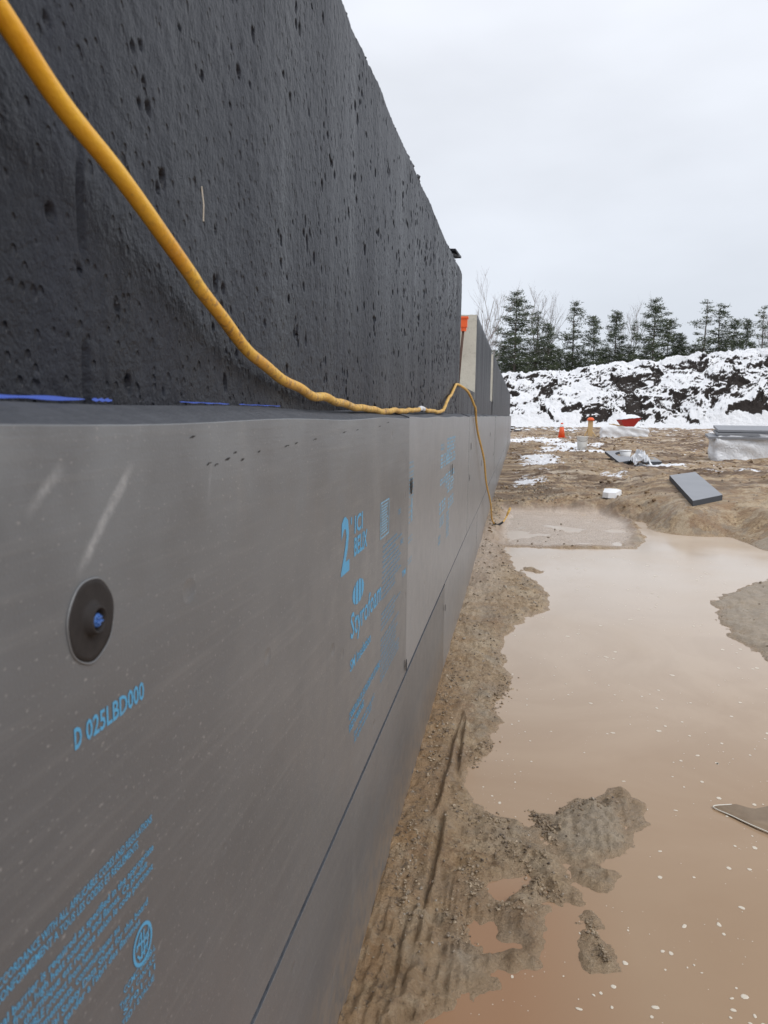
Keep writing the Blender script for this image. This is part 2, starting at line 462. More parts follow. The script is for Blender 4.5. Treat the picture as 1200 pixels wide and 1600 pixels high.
class MB:
    def __init__(s): s.v = []; s.f = []; s.mi = []
    def add(s, vs, fs, mi=0):
        b_ = len(s.v); s.v += [tuple(x_) for x_ in vs]; s.f += [tuple(b_ + i for i in f_) for f_ in fs]; s.mi += [mi] * len(fs)
    def box(s, x0, x1, y0, y1, z0, z1, mi=0, bev=0):
        if not bev:
            s.add([(x0, y0, z0), (x1, y0, z0), (x1, y1, z0), (x0, y1, z0), (x0, y0, z1), (x1, y0, z1), (x1, y1, z1), (x0, y1, z1)],
                  [(0, 3, 2, 1), (4, 5, 6, 7), (0, 1, 5, 4), (1, 2, 6, 5), (2, 3, 7, 6), (3, 0, 4, 7)], mi)
    def tube(s, pts, rad, n_=8, mi=0, caps=True):
        pts = [Vector(p) for p in pts]
        rad = rad if hasattr(rad, '__len__') else [rad] * len(pts)
        vs = []; nrm = None
        for i, p in enumerate(pts):
            t = (pts[min(i + 1, len(pts) - 1)] - pts[max(i - 1, 0)]).normalized()
            if nrm is None:
                nrm = t.cross(Vector((0, 0, 1)))
                if nrm.length < .05: nrm = t.cross(Vector((1, 0, 0)))
            nrm = (nrm - t * nrm.dot(t)).normalized(); bn = t.cross(nrm)
            for k in range(n_):
                a = 2 * math.pi * k / n_
                vs.append(p + (nrm * math.cos(a) + bn * math.sin(a)) * rad[i])
        fs = [(i * n_ + k, i * n_ + (k + 1) % n_, (i + 1) * n_ + (k + 1) % n_, (i + 1) * n_ + k) for i in range(len(pts) - 1) for k in range(n_)]
        if caps: fs += [tuple(range(n_))[::-1], tuple((len(pts) - 1) * n_ + k for k in range(n_))]
        s.add(vs, fs, mi)
    def lathe(s, prof, n_=20, mi=0, axis='z', c=(0, 0, 0)):
        vs = []
        for r, h in prof:
            for k in range(n_):
                a = 2 * math.pi * k / n_
                p = (r * math.cos(a), r * math.sin(a), h)
                if axis == 'x': p = (p[2], p[0], p[1])
                vs.append((p[0] + c[0], p[1] + c[1], p[2] + c[2]))
        fs = [(i * n_ + k, i * n_ + (k + 1) % n_, (i + 1) * n_ + (k + 1) % n_, (i + 1) * n_ + k) for i in range(len(prof) - 1) for k in range(n_)]
        fs += [tuple(range(n_))[::-1], tuple((len(prof) - 1) * n_ + k for k in range(n_))]
        s.add(vs, fs, mi)
    def build(s, name, mats, parent=None, smooth=False, loc=None):
        return mesh(name, s.v, s.f, mats, parent, smooth, s.mi, loc)

# ---------------------------------------------------------------- numpy noise
_perm = RNG.permutation(4096)
_g = RNG.rand(4096, 2) * 2 - 1
_g /= np.linalg.norm(_g, axis=1)[:, None]
def perlin(x, y):
    xi = np.floor(x).astype(np.int64); yi = np.floor(y).astype(np.int64)
    xf = x - xi; yf = y - yi
    u_ = xf * xf * xf * (xf * (xf * 6 - 15) + 10); w_ = yf * yf * yf * (yf * (yf * 6 - 15) + 10)
    def gr(a, b, dx, dy):
        h = _perm[(_perm[a & 4095] + b) & 4095]; g_ = _g[h]
        return g_[..., 0] * dx + g_[..., 1] * dy
    n00 = gr(xi, yi, xf, yf); n10 = gr(xi + 1, yi, xf - 1, yf)
    n01 = gr(xi, yi + 1, xf, yf - 1); n11 = gr(xi + 1, yi + 1, xf - 1, yf - 1)
    return (n00 * (1 - u_) + n10 * u_) * (1 - w_) + (n01 * (1 - u_) + n11 * u_) * w_
def fbm(x, y, f, o=4, g=.5, seed=0):
    t = 0; a = 1
    for i in range(o):
        t = t + a * perlin(x * f + seed * 17.3 + i * 5.1, y * f + seed * 9.7 + i * 3.3); f *= 2.03; a *= g
    return t
def ridge(x, y, f, o=4, g=.5, seed=0):
    t = 0; a = 1
    for i in range(o):
        t = t + a * (.5 - np.abs(perlin(x * f + seed * 17.3 + i * 5.1, y * f + seed * 9.7 + i * 3.3))); f *= 2.03; a *= g
    return t
def sstep(a, b, x):
    t = np.clip((x - a) / (b - a), 0, 1); return t * t * (3 - 2 * t)
def sdf(poly, x, y):
    """signed distance, negative inside"""
    P = np.array(poly); d2 = np.full(x.shape, 1e9); ins = np.zeros(x.shape, bool)
    for i in range(len(P)):
        a = P[i]; b = P[(i + 1) % len(P)]
        e0, e1 = b - a
        wx = x - a[0]; wy = y - a[1]
        t = np.clip((wx * e0 + wy * e1) / (e0 * e0 + e1 * e1 + 1e-12), 0, 1)
        d2 = np.minimum(d2, (wx - e0 * t) ** 2 + (wy - e1 * t) ** 2)
        cnd = ((a[1] <= y) != (b[1] <= y))
        with np.errstate(divide='ignore', invalid='ignore'):
            xx = a[0] + (y - a[1]) * e0 / (e1 if e1 != 0 else 1e-12)
        ins ^= cnd & (x < xx)
    d_ = np.sqrt(d2)
    return np.where(ins, -d_, d_)

# ---------------------------------------------------------------- ground
WL = -.10     # level of the standing water
MAIN = [(1.245, 6.522), (.7, 6.42), (.186, 6.356), (0.261, 5.543), (0.464, 4.762), (0.467, 4.284), (0.332, 4.115), (0.23, 3.757), (0.227, 3.461), (0.268, 3.063), (0.207, 2.815), (0.231, 2.635), (0.19, 2.403), (0.133, 2.275), (0.135, 2.154), (0.155, 2.04), (0.2, 2.0), (0.293, 1.96), (0.367, 1.9), (0.404, 1.82), (0.42, 1.76), (0.435, 1.70), (0.42, 1.655), (0.375, 1.66), (0.35, 1.60), (0.33, 1.50), (0.335, 1.444), (0.26, 1.405), (0.25, 1.349), (0.198, 1.314), (0.136, 1.269), (0.11, 1.237), (.085, 1.1), (.08, .2), (4, .2), (4, 2.6), (1.9, 3.0), (1.424, 3.621), (1.363, 3.913), (1.412, 4.423), (1.451, 4.733), (1.654, 5.034), (1.979, 5.496), (2.6, 5.9), (2.7, 6.5), (2.345, 6.731), (2.193, 7.777), (1.8, 8.2), (1.411, 8.411), (1.458, 8.0), (1.392, 6.992)]
POOLS = [[(0.215, 1.674), (0.265, 1.735), (0.318, 1.737), (0.342, 1.704), (0.317, 1.638), (0.261, 1.604), (0.217, 1.631)],
         [(0.182, 1.567), (0.249, 1.547), (0.264, 1.508), (0.317, 1.508), (0.34, 1.464), (0.285, 1.438), (0.243, 1.426), (0.194, 1.455)],
         [(0.367, 1.648), (0.435, 1.615), (0.463, 1.546), (0.451, 1.485), (0.362, 1.477), (0.317, 1.498), (0.344, 1.565)]]
ISL = [[(0.35, 2.03), (0.404, 2.024), (0.469, 2.096), (0.525, 2.137), (0.606, 2.222), (0.642, 2.106), (0.632, 2.035), (0.583, 1.977), (0.591, 1.917), (0.591, 1.858), (0.544, 1.849), (0.494, 1.812), (0.434, 1.814), (0.421, 1.869), (0.398, 1.879), (0.351, 1.931)],
       [(0.452, 1.6), (0.476, 1.57), (0.478, 1.52), (0.455, 1.52)], [(0.462, 1.51), (0.485, 1.495), (0.5, 1.455), (0.468, 1.455)],
       [(0.45, 1.775), (0.482, 1.765), (0.485, 1.73), (0.456, 1.74)], [(0.50, 1.785), (0.53, 1.77), (0.525, 1.745), (0.50, 1.75)],
       [(0.30, 5.0), (.42, 5.02), (.44, 4.9), (.32, 4.86)], [(.36, 5.5), (.48, 5.45), (.44, 5.35), (.36, 5.38)]]
SLAB = [(0.16, 8.9), (1.23, 8.92), (1.40, 8.022), (1.34, 7.22), (1.213, 6.56), (0.14, 6.40)]

def gspace(a, b, s0, k):
    out_ = [a]
    while out_[-1] < b: out_.append(out_[-1] + s0 + k * (out_[-1] - a))
    return np.array(out_)
def ground_h(X_, Y_, full=True):
    # general lie of the land
    base = -.075 + .055 * sstep(4.2, 6.5, Y_) + .03 * sstep(8.5, 12, Y_)
    rise = .20 * sstep(1.1, 3.6, X_ - .05 * (Y_ - 8)) * sstep(5.5, 9.5, Y_) * (1 - .85 * sstep(10.5, 15, Y_))
    rise += .10 * sstep(30, 62, Y_) + .12 * sstep(2.0, 3.4, X_) * sstep(2, 4, Y_) * (1 - sstep(6, 9, Y_))
    h = base + rise
    rise2 = .24 * np.exp(-((X_ - 2.1) / .75) ** 2 - ((Y_ - 8.7) / 1.7) ** 2)
    h = h + rise2 * (1 - sstep(.0, .3, rise)) * 0 + .10 * np.exp(-((X_ - 2.15) / .6) ** 2 - ((Y_ - 8.8) / 1.3) ** 2)
    far = sstep(7, 12, Y_)
    h = h + far * (.05 * fbm(X_, Y_, .45, 3, .5, 3) + .055 * fbm(X_, Y_, 1.7, 4, .6, 4) * sstep(.25, 1.2, X_))
    wx = X_ + .035 * fbm(X_, Y_, 7, 4, .55, 1) + .018 * fbm(X_, Y_, 28, 3, .6, 5) * sstep(-.3, .1, fbm(X_, Y_, 3, 2, .5, 77))
    wy = Y_ + .07 * fbm(X_, Y_, 5, 4, .6, 2) * sstep(1, 4, Y_) + .03 * fbm(X_, Y_, 12, 3, .55, 6)
    near = (Y_ < 14) & (X_ < 6)
    main = np.full(X_.shape, 9.); pool = main.copy(); isl = main.copy(); slab = main.copy()
    if near.any():
        xn, yn = wx[near], wy[near]
        main[near] = sdf(MAIN, xn, yn)
        pn = np.full(xn.shape, 9.)
        for p in POOLS: pn = np.minimum(pn, sdf(p, xn, yn))
        pool[near] = pn
        n_ = np.full(xn.shape, 9.)
        for p in ISL: n_ = np.minimum(n_, sdf(p, xn, yn))
        isl[near] = n_
        slab[near] = sdf(SLAB, X_[near] + .02 * fbm(xn, yn, 6, 3, .5, 8), Y_[near] + .05 * fbm(xn, yn, 3, 3, .5, 9))
    w = np.minimum(main, pool)                   # <0 water
    w = np.maximum(w, -isl)                      # islands stand out
    land = sstep(-.004, .05 + .02 * Y_, w)
    prof = np.where(w > 0, WL + .003 + (1 - np.exp(-np.maximum(w, 0) / .06)) * .012, WL + .004 + np.maximum(w * .3, -.05))
    t = sstep(.0, .35, w)
    wallside = sstep(.30, .0, X_) * sstep(6, 4, Y_)
    hh = np.where(w < 0, prof, prof * (1 - t) + np.maximum(h, WL + .02) * t)
    hh = np.where((w > 0) & (wallside > 0), np.maximum(hh, prof + (h - prof) * wallside), hh)
    # slab of pale silt, almost level
    sl = sstep(.10 + .0 * Y_, -.07, slab + .05 * fbm(X_, Y_, 2.5, 3, .6, 91) * (Y_ > 6.9))
    hh = hh * (1 - sl) + (WL + .0012 + .006 * fbm(X_, Y_, 2.2, 4, .55, 10) + (.011 + .005 * fbm(X_, Y_, 5, 2, .5, 92)) * np.exp(-((slab + .02) / .03) ** 2) * (Y_ < 6.8) * sstep(1.3, 1.1, X_)) * sl
    # lumps of mud
    lump = sstep(-.045, .03, w) * (1 - .98 * sl)
    fine = sstep(14, 3, Y_)
    lob = sstep(1.75, 1.55, Y_) * sstep(.3, .2, X_)
    l1 = (.0155 * fbm(X_ * 1.3, Y_ * .8, 8, 3, .5, 11) + .0055 * fbm(X_ * 9, Y_, 9, 3, .55, 78) * (.35 + lob)) + (.013 - .007 * lob) * (ridge(X_, Y_, 24, 4, .55, 12) - .35) + .0045 * fbm(X_, Y_, 60, 3, .65, 13) * sstep(-.2, .3, fbm(X_, Y_, 5, 2, .5, 79))
    hh = hh + lump * fine * l1 * (1 + .5 * sstep(2.6, 1.0, Y_))
    # crumbly ridge tops on the islands
    hh = hh + sstep(0, .06, np.where(isl < .02, w, 0)) * .012 * np.abs(fbm(X_, Y_, 26, 3, .6, 15))
    hh = hh + sstep(5.8, 8.5, Y_) * lump * (.085 * (ridge(X_, Y_, 1.9, 5, .62, 14) - .35) + .07 * fbm(X_ * .5, Y_, 1.1, 3, .5, 72) * sstep(9, 14, Y_) + .035 * (ridge(X_ * .35, Y_ + .3 * X_, 1.6, 3, .5, 73) - .35)) * sstep(.1, .8, X_)
    bd = sdf([(2.17, 10.15), (2.60, 10.72), (2.353, 8.295), (1.952, 7.75)], X_, Y_) if near.any() else np.full(X_.shape, 9.)
    kb = sstep(.5, .02, bd)
    hh = hh * (1 - kb) + (.142 + .026 * (Y_ - 8.0)) * kb + kb * (1 - kb) * .05 * fbm(X_, Y_, 6, 3, .6, 71)
    # furrows dragged beside the wall
    def groove(x0, y0, x1, y1, wd, dp):
        t_ = np.clip((Y_ - y0) / (y1 - y0), 0, 1); gx = x0 + (x1 - x0) * t_ + .004 * fbm(X_ * 0, Y_, 6, 2, .5, 21)
        return -dp * np.exp(-((X_ - gx) / wd) ** 2) * sstep(y0 - .05, y0 + .05, Y_) * sstep(y1 + .05, y1 - .05, Y_) \
               + dp * .5 * np.exp(-((X_ - gx - wd * 2) / wd) ** 2) * sstep(y0 - .05, y0 + .05, Y_) * sstep(y1 + .05, y1 - .05, Y_)
    if full:
        hh = hh + groove(.085, 1.95, .105, 2.65, .007, .016) + groove(.128, 2.15, .118, 2.62, .006, .016) + groove(.107, 1.55, .112, 1.92, .006, .02) + groove(.07, 1.3, .075, 1.5, .008, .01) + groove(.095, 1.28, .1, 1.48, .008, .01)
    hh = hh - .03 * sstep(.03, 0, X_) * sstep(3, 2, Y_) * 0
    return hh, w, sl, slab
xs_ = np.concatenate([[-60, -30, -12, -5, -2, -1, -.3, -.1], gspace(-.06, 1.0, .0052, .0025)[:-1], gspace(1.0, 75, .0095, .0105), [95, 140, 260, 500]])
ys_ = np.concatenate([[-60, -20, -6, -2, -.5, .3, .6], gspace(.9, 120, .0035, .0058), [150, 210, 330, 600]])
XX, YY = np.meshgrid(xs_, ys_)
HH, WW, SL, SLD = ground_h(XX, YY)
HH = np.where(XX < -.25, -.05, HH)
HH = np.where(YY < .31, -.16, HH)
wetv = np.clip(sstep(.16, 0, WW), 0, 1) * sstep(12, 8, YY)
wetv = np.maximum(wetv, .55 * sstep(.02, .10, WW * 0 + sstep(7, 4, YY)))
snowv = -.42 + .475 * sstep(7.5, 14, YY) + .05 * sstep(20, 40, YY) + .1 * sstep(58, 66, YY)
def patch(px_, py_, rx, ry, amt):
    return amt * np.exp(-(((XX - px_) / rx) ** 2 + ((YY - py_) / ry) ** 2) ** 1.5)
for p in [(.5, 11.3, .45, 1.2, .42), (.75, 17, .5, 2.5, .4), (2.0, 26, .9, 2.5, .35), (.9, 31, 1.2, 3, .4), (1.4, 22, .6, 1.5, .35), (3.0, 15.6, .5, .6, .45),
          (2.35, 7.4, .3, .25, .5), (2.75, 6.4, .25, .3, .5), (3.2, 8.2, .3, .3, .4), (2.9, 5.6, .2, .2, .3), (2.3, 21.5, .6, .8, .35), (1.7, 12.5, .3, .4, .25), (3.5, 12, .6, .3, .3), (6.5, 21, 1.5, 1.2, .4), (1.9, 9.9, .2, .2, .2)]:
    snowv = snowv + patch(*p)
snowv = snowv - 1.0 * (SL > .2)
darkv = .5 * sstep(8, 12, YY) + .65 * sstep(-.15, .25, fbm(XX * .8, YY * .6, .7, 4, .55, 31) + .2 * sstep(1.5, 3, XX)) * sstep(6.5, 9, YY)
darkv = np.maximum(darkv, sstep(36, 46, YY) * .9)
darkv = np.maximum(darkv, .8 * sstep(.09, .0, XX) * sstep(-.2, .3, fbm(XX, YY, 3, 3, .6, 32)))
siltv = np.maximum(SL, .75 * sstep(.3, .05, XX) * sstep(3.5, 5.5, YY) * sstep(8.4, 6.5, YY))
siltv = np.maximum(siltv, .5 * sstep(1.3, 1.5, XX) * sstep(3, 3.6, YY) * sstep(6, 5, YY))

rubv = sstep(.2, .02, XX) * sstep(3.4, 1.6, YY) * sstep(-.2, .25, fbm(XX, YY, 4, 3, .6, 33)) + .9 * sstep(.08, 0, np.abs(SLD)) * (YY > 5.5) * (XX > .1)
filmv = sstep(.013, .001, HH - WL) * (YY < 9)
greyv = np.maximum.reduce([np.exp(-(((XX - .50) / .12) ** 2 + ((YY - 1.98) / .13) ** 2)), .8 * np.exp(-(((XX - .2) / .06) ** 2 + ((YY - 1.4) / .07) ** 2)), .9 * sstep(1.2, 1.4, XX) * (YY < 7) * (YY > 3)])
ochv = np.maximum(sstep(.14, .03, XX) * sstep(4.5, 2.5, YY), .55 * sstep(.45, .1, XX) * sstep(2.4, 1.9, YY)) + 0 * XX
gnd = grid_mesh('ground', np.stack([XX, YY, HH], -1), 'ground', attrs={'wet': wetv, 'snow': snowv, 'dark': darkv, 'silt': siltv, 'rubble': np.clip(rubv, 0, 1), 'film': filmv, 'grey': greyv, 'ochre': ochv, 'pad': SL * sstep(.02, -.07, SLD + .06 * (YY < 6.8)) })
tag(gnd, 'churned wet soil with thin snow patches', kind='structure')

def gz(x, y):
    a, _, _, _ = ground_h(np.array([[float(x)]]), np.array([[float(y)]])); return float(a[0, 0])

wv = [(.0, -3, WL), (8, -3, WL), (8, 10, WL), (.0, 10, WL)]
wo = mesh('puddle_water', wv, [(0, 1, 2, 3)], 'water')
tag(wo, 'long brown muddy puddle', kind='structure')

# ---------------------------------------------------------------- foundation wall
wall = empty('foundation_wall', (0, 0, 0), label='long poured foundation wall coated black above, clad in grey insulation boards below', cat='wall')
XC = -.051; TH = .25; TOP = 1.71
def pit_sheet():
    ys = np.concatenate([np.arange(.22, 1.5, .0026), np.arange(1.5, 2.6, .0042), np.arange(2.6, 4.251, .0072)])
    ys[-1] = 4.25
    zs = np.linspace(.93, 1.70, 250)
    Y_, Z_ = np.meshgrid(ys, zs)
    D_ = .0035 * fbm(Y_, Z_ * .6, 3, 4, .5, 41) + .0009 * fbm(Y_, Z_, 45, 3, .6, 42)
    # old form panel joint
    D_ = D_ - .004 * np.exp(-((Y_ - .548 - .002 * fbm(Y_ * 0, Z_, 20, 2)) / .003) ** 2) * sstep(-.05, .2, fbm(Y_ * 0, Z_, 9, 3, .6, 43))
    D_ = D_ + .004 * fbm(Y_, Z_ * .15, 2.2, 3, .55, 48)
    k = 1300
    py = RNG.rand(k) ** .5 * 4.0 + .25; pz = .95 + RNG.rand(k) * .75
    pr = (.0018 + .0042 * RNG.rand(k) ** 3.4) * (1 + .25 * sstep(1, 3, py))
    for q in range(60):      # clusters
        cy, cz = RNG.rand() ** .6 * 3.6 + .5, .98 + RNG.rand() * .7
        for _ in range(5):
            py = np.append(py, cy + RNG.randn() * .014); pz = np.append(pz, cz + RNG.randn() * .014); pr = np.append(pr, .0022 + RNG.rand() * .003)
    for i in range(len(py)):
        r = pr[i]; sz = 1 + RNG.rand() * .9
        a = np.searchsorted(ys, py[i] - 2.2 * r); b = np.searchsorted(ys, py[i] + 2.2 * r) + 1
        c0 = np.searchsorted(zs, pz[i] - 2.2 * r * sz); c1 = np.searchsorted(zs, pz[i] + 2.2 * r * sz) + 1
        yy = Y_[c0:c1, a:b]; zz = Z_[c0:c1, a:b]
        q = ((yy - py[i]) / r) ** 2 + ((zz - pz[i]) / (r * sz)) ** 2
        D_[c0:c1, a:b] -= (2.3 * r) * sstep(1.25, .25, q)
    top = 1.688 + .022 * sstep(1.4, 4.2, Y_) + .005 * fbm(Y_, Y_ * 0, 6, 4, .65, 45) + .003 * fbm(Y_, Y_ * 0, 60, 2, .6, 46) + .02 * sstep(3.6, 4.2, Y_)
    Z2 = .93 + (Z_ - .93) / .77 * (top - .93)
    P = np.stack([XC + D_, Y_, Z2], -1)
    # roll over the top edge and back to make a solid
    t0 = P[-1]
    rows = [P]
    n1 = t0.copy(); n1[:, 0] -= .006; n1[:, 2] += .003 + .004 * np.abs(fbm(n1[:, 1], n1[:, 1] * 0, 30, 3, .6, 47)); rows.append(n1[None])
    n2 = t0.copy(); n2[:, 0] = XC - TH; n2[:, 2] = t0[:, 2]; rows.append(n2[None])
    n3 = n2.copy(); n3[:, 2] = .2; rows.append(n3[None])
    return np.concatenate(rows)
sec = grid_mesh('wall_section', pit_sheet()[:, ::-1], ['coat', 'concrete'], wall)
sec['label'] = 'nearest black coated wall section, pocked with small holes'
# core of that section and the footing part under the whole length, slightly inside the skins
b = MB()
b.box(XC - TH + .004, XC - .012, .23, 4.246, .2, 1.68)
b.build('wall_core', 'concrete', wall)
b = MB(); b.box(XC - TH, XC - .0005, -3, 28, -.4, .928); b.build('wall_footing', 'coat', wall)
b = MB(); b.box(XC - TH, XC - .002, -3, .219, .928, 1.69); b.build('wall_section', 'coat', wall)

def section(y0, y1, z0, z1, step=.05):
    ys = np.arange(y0, y1 + .001, step); ys[-1] = y1
    zs = np.linspace(z0, z1, 24)
    Y_, Z_ = np.meshgrid(ys, zs)
    D_ = .003 * fbm(Y_, Z_ * .3, 3, 3, .5, 51) + .006 * (perlin(np.floor(Y_ / 1.2) * 3.7, Y_ * 0 + .3))
    Z2 = z0 + (Z_ - z0) / (z1 - z0) * (z1 + .008 * fbm(Y_, Y_ * 0, 2, 3, .6, 52) - z0)
    P = np.stack([XC + D_, Y_, Z2], -1)
    n2 = P[-1].copy(); n2[:, 0] = XC - TH; n3 = n2.copy(); n3[:, 2] = z0
    P = np.concatenate([P, n2[None], n3[None]])
    return P
SEC = [(5.8, 8.75, .93, TOP), (9.5, 28, .93, TOP)]
for y0, y1, z0, z1 in SEC:
    o = grid_mesh('wall_section', section(y0, y1, z0, z1)[:, ::-1], ['coat'], wall)
for y0, y1 in ((4.25, 5.8), (8.75, 9.5)):
    b = MB(); b.box(XC - TH, XC - .004, y0, y1, .93, 1.149); b.build('window_sill', 'coat', wall)
    b = MB()
    # bare top of the sill
    b.box(XC - TH + .01, XC - .02, y0 + .002, y1 - .002, 1.1495, 1.153); b.build('sill_top', 'concrete', wall)
# bare end faces of the sections, with a crumbly top
for y0 in (5.8, 9.5):
    n_ = 14
    ys = np.linspace(0, 1, n_); zs = np.linspace(1.149, TOP + .004, 30)
    A, B = np.meshgrid(ys, zs)
    D_ = .004 * fbm(A, B, 5, 4, .6, 55)
    zz = B - (B > TOP - .02) * .012 * np.abs(fbm(A, B * 0, 4, 3, .6, 56))
    P = np.stack([XC - .002 - A * (TH - .004), y0 - .003 + D_ * .6 - .002, zz], -1)
    o = grid_mesh('bare_end_face', P, 'concrete', wall)
    o['label'] = 'bare pale concrete end of the wall beside the opening'
b = MB()
b.box(XC - TH, XC - .003, 27.99, 28.02, -.2, TOP); b.build('end_face', 'concrete', wall)

# crumbs of concrete on the top edge
b = MB()
for i in range(150):
    y = .9 + RNG.rand() * 3.35; r = .003 + .009 * RNG.rand() ** 3
    z = 1.688 + .022 * sstep(1.4, 4.2, y) + .02 * sstep(3.6, 4.2, y)
    x = XC - .002 - RNG.rand() * .02
    a = RNG.rand() * 3
    pts = [(x + r * math.cos(a + k * 1.26) * (.6 + .6 * RNG.rand()), y + r * 1.4 * math.sin(a + k * 1.26), z + (RNG.rand() - .2) * r) for k in range(5)]
    pts += [(x, y, z + r * 1.2), (x, y, z - r)]
    b.add(pts, [(k, (k + 1) % 5, 5) for k in range(5)] + [((k + 1) % 5, k, 6) for k in range(5)])
o = b.build('concrete_crumbs', 'coat', wall); o['kind'] = 'stuff'
# one flat chip jutting from the top near the far corner
b = MB()
cy, cz = 3.9, 1.76
pts = [(XC + .012, cy - .04, cz - .004), (XC + .018, cy + .04, cz - .003), (XC - .02, cy + .09, cz + .006), (XC - .06, cy + .02, cz + .01), (XC - .05, cy - .08, cz + .012), (XC, cy - .09, cz + .008)]
b.add([(x, y, z + .004) for x, y, z in pts] + [(x, y, z - .005) for x, y, z in pts], [(0, 1, 2, 3, 4, 5), (11, 10, 9, 8, 7, 6)] + [(k, k + 6, (k + 1) % 6 + 6, (k + 1) % 6) for k in range(6)])
o = b.build('flat_chip', 'coat', wall); o['label'] = 'flat chip jutting out over the top of the wall'
# blue chalk marks
b = MB()
def streak(y0, y1, z, hgt):
    k = 24; v_ = []; f_ = []
    for i in range(k + 1):
        y = y0 + (y1 - y0) * i / k
        w = hgt * (.75 + .25 * math.sin(i * .9 + y0 * 30)) * (1 if 0 < i < k else .3)
        dz = .0002 * math.sin(i * .8)
        v_ += [(XC + .0045, y, z - w / 2 + dz), (XC + .0045, y, z + w / 2 + dz)]
        if i: f_.append((2 * i - 2, 2 * i, 2 * i + 1, 2 * i - 1))
    b.add(v_, f_)
streak(.3, .535, .9885, .0032); streak(.545, .575, .9885, .0028); streak(.70, .83, .9895, .0013); streak(.86, 1.02, .9895, .0012)
b.build('chalk_line', 'chalk', wall)

# ---------------------------------------------------------------- insulation boards
ZJ = .297; ZT = .972
def face_x(b_, y, z):
    y0, y1, dx, tilt = b_
    t = (y - y0) / (y1 - y0)
    return dx + tilt * t + .0012 * math.sin(y * 1.3) + .0006 * math.sin(z * 11 + y * 3.1)
def board(y0, y1, z0, z1, top_bevel, dx=0.0, tilt=0.0, skin='foam'):
    """one board: bevelled arrises, slightly bowed face"""
    ny = 40; T = .0495; bv = .0007 if top_bevel else .0003
    prof = [(-T, z0), (-bv, z0), (0, z0 + bv)]
    zz = np.linspace(z0 + bv, z1 - bv, 12)[1:-1]
    prof += [(0, z_) for z_ in zz] + [(0, z1 - bv), (-bv, z1)]
    if top_bevel: prof += [(-T * .5, z1 + .0075), (-T, z1 + .0145)]
    else: prof += [(-T, z1)]
    ys = [y0 + .0001] + list(np.linspace(y0 + bv, y1 - bv, ny)) + [y1 - .0001]
    v_ = []; f_ = []; mi = []
    np_ = len(prof)
    for j, y in enumerate(ys):
        ins = bv if j in (0, len(ys) - 1) else 0
        for i, (x, z) in enumerate(prof):
            t = (y - y0) / (y1 - y0)
            fx = face_x((y0, y1, dx, tilt), y, z) * (1 if x > -T + .001 else 0)
            tz = (.0016 * math.sin(y * 9.3 + y0) if top_bevel and i >= np_ - 4 else 0)
            v_.append((x - (ins if x > -.003 else 0) + fx, y, z + tz))
    for j in range(len(ys) - 1):
        for i in range(np_ - 1):
            f_.append((j * np_ + i, (j + 1) * np_ + i, (j + 1) * np_ + i + 1, j * np_ + i + 1)); mi.append(1 if (i == 0 or i >= (np_ - 3 if top_bevel else np_ - 2)) else 0)
    f_.append(tuple(range(np_))); mi.append(1)
    f_.append(tuple((len(ys) - 1) * np_ + i for i in range(np_))[::-1]); mi.append(1)
    o = mesh('insulation_board', v_, f_, [skin, 'foam_cut'], wall, False, mi)
    o['bp'] = 0; del o['bp']
    BP[o.name] = (y0, y1, dx, tilt)
    return o
BP = {}
upper = []; lower = []
y = -.5; bk = 0
useams = [-.5, 1.957]
while useams[-1] < 28: useams.append(min(28.0, useams[-1] + 2.46))
random.seed(5)
for i in range(len(useams) - 1):
    if useams[i + 1] - useams[i] < .3: continue
    dx = [0, -.0005, .0004, -.0009, .0006][i % 5]
    g_ = .0011
    upper.append(board(useams[i] + g_, useams[i + 1] - g_, ZJ + .0028, ZT + (random.random() - .5) * .004 * (i > 0), True, dx, 0, 'foam_far_sheen' if i else 'foam'))
lseams = [-1.8, .66, 3.12]
lseams = [-1.9, .60, 3.08]
while lseams[-1] < 28: lseams.append(min(28.0, lseams[-1] + 2.46))
for i in range(len(lseams) - 1):
    if lseams[i + 1] - lseams[i] < .3: continue
    lower.append(board(lseams[i] + .002, lseams[i + 1] - .002, -.32, ZJ - .0068 + .0034 * (i > 1), False, [-.0004, .0002, -.0004, .0004][i % 4], 0, 'foam_far_sheen' if i > 1 else 'foam'))
upper[0]['label'] = 'nearest insulation board with blue lettering and a round dark washer'
upper[1]['label'] = 'second upper insulation board with faded blue print'

# fastener on the nearest board
fy, fz = .455, .843
b = MB()
def lx(prof, n_, cy, cz, jag=0, mi=0):
    vs = []
    for r, h in prof:
        for k in range(n_):
            a = 2 * math.pi * k / n_
            rr = r * (1 + jag * (math.sin(3 * a + 1) * .5 + math.sin(7 * a) * .5)) if r > .02 else r
            vs.append((h, cy + rr * math.cos(a), cz + rr * math.sin(a)))
    fs = [(i * n_ + k, i * n_ + (k + 1) % n_, (i + 1) * n_ + (k + 1) % n_, (i + 1) * n_ + k) for i in range(len(prof) - 1) for k in range(n_)]
    fs.append(tuple((len(prof) - 1) * n_ + k for k in range(n_)))
    b.add(vs, fs, mi)
lx([(.0275, .0004), (.0271, .0013), (.024, .0014), (.014, .0013), (.0102, .0016), (.0094, .0068), (.0080, .0072), (.0071, .0050), (.0068, .0012)], 48, fy, fz, .03)
o = b.build('washer', 'washer', upper[0], True); o['label'] = 'round dark plastic washer with a raised collar'
b = MB()
lx([(.0290, .0004), (.0286, .0013), (.0281, .0013), (.0274, .0008)], 48, fy + .0006, fz - .0008, .02)
b.f.pop(); b.mi.pop()
b.build('countersink_rim', 'foam', upper[0], True)
b = MB()
lx([(.0048, .001), (.0048, .0052), (.0040, .0060)], 10, fy, fz - .0004)
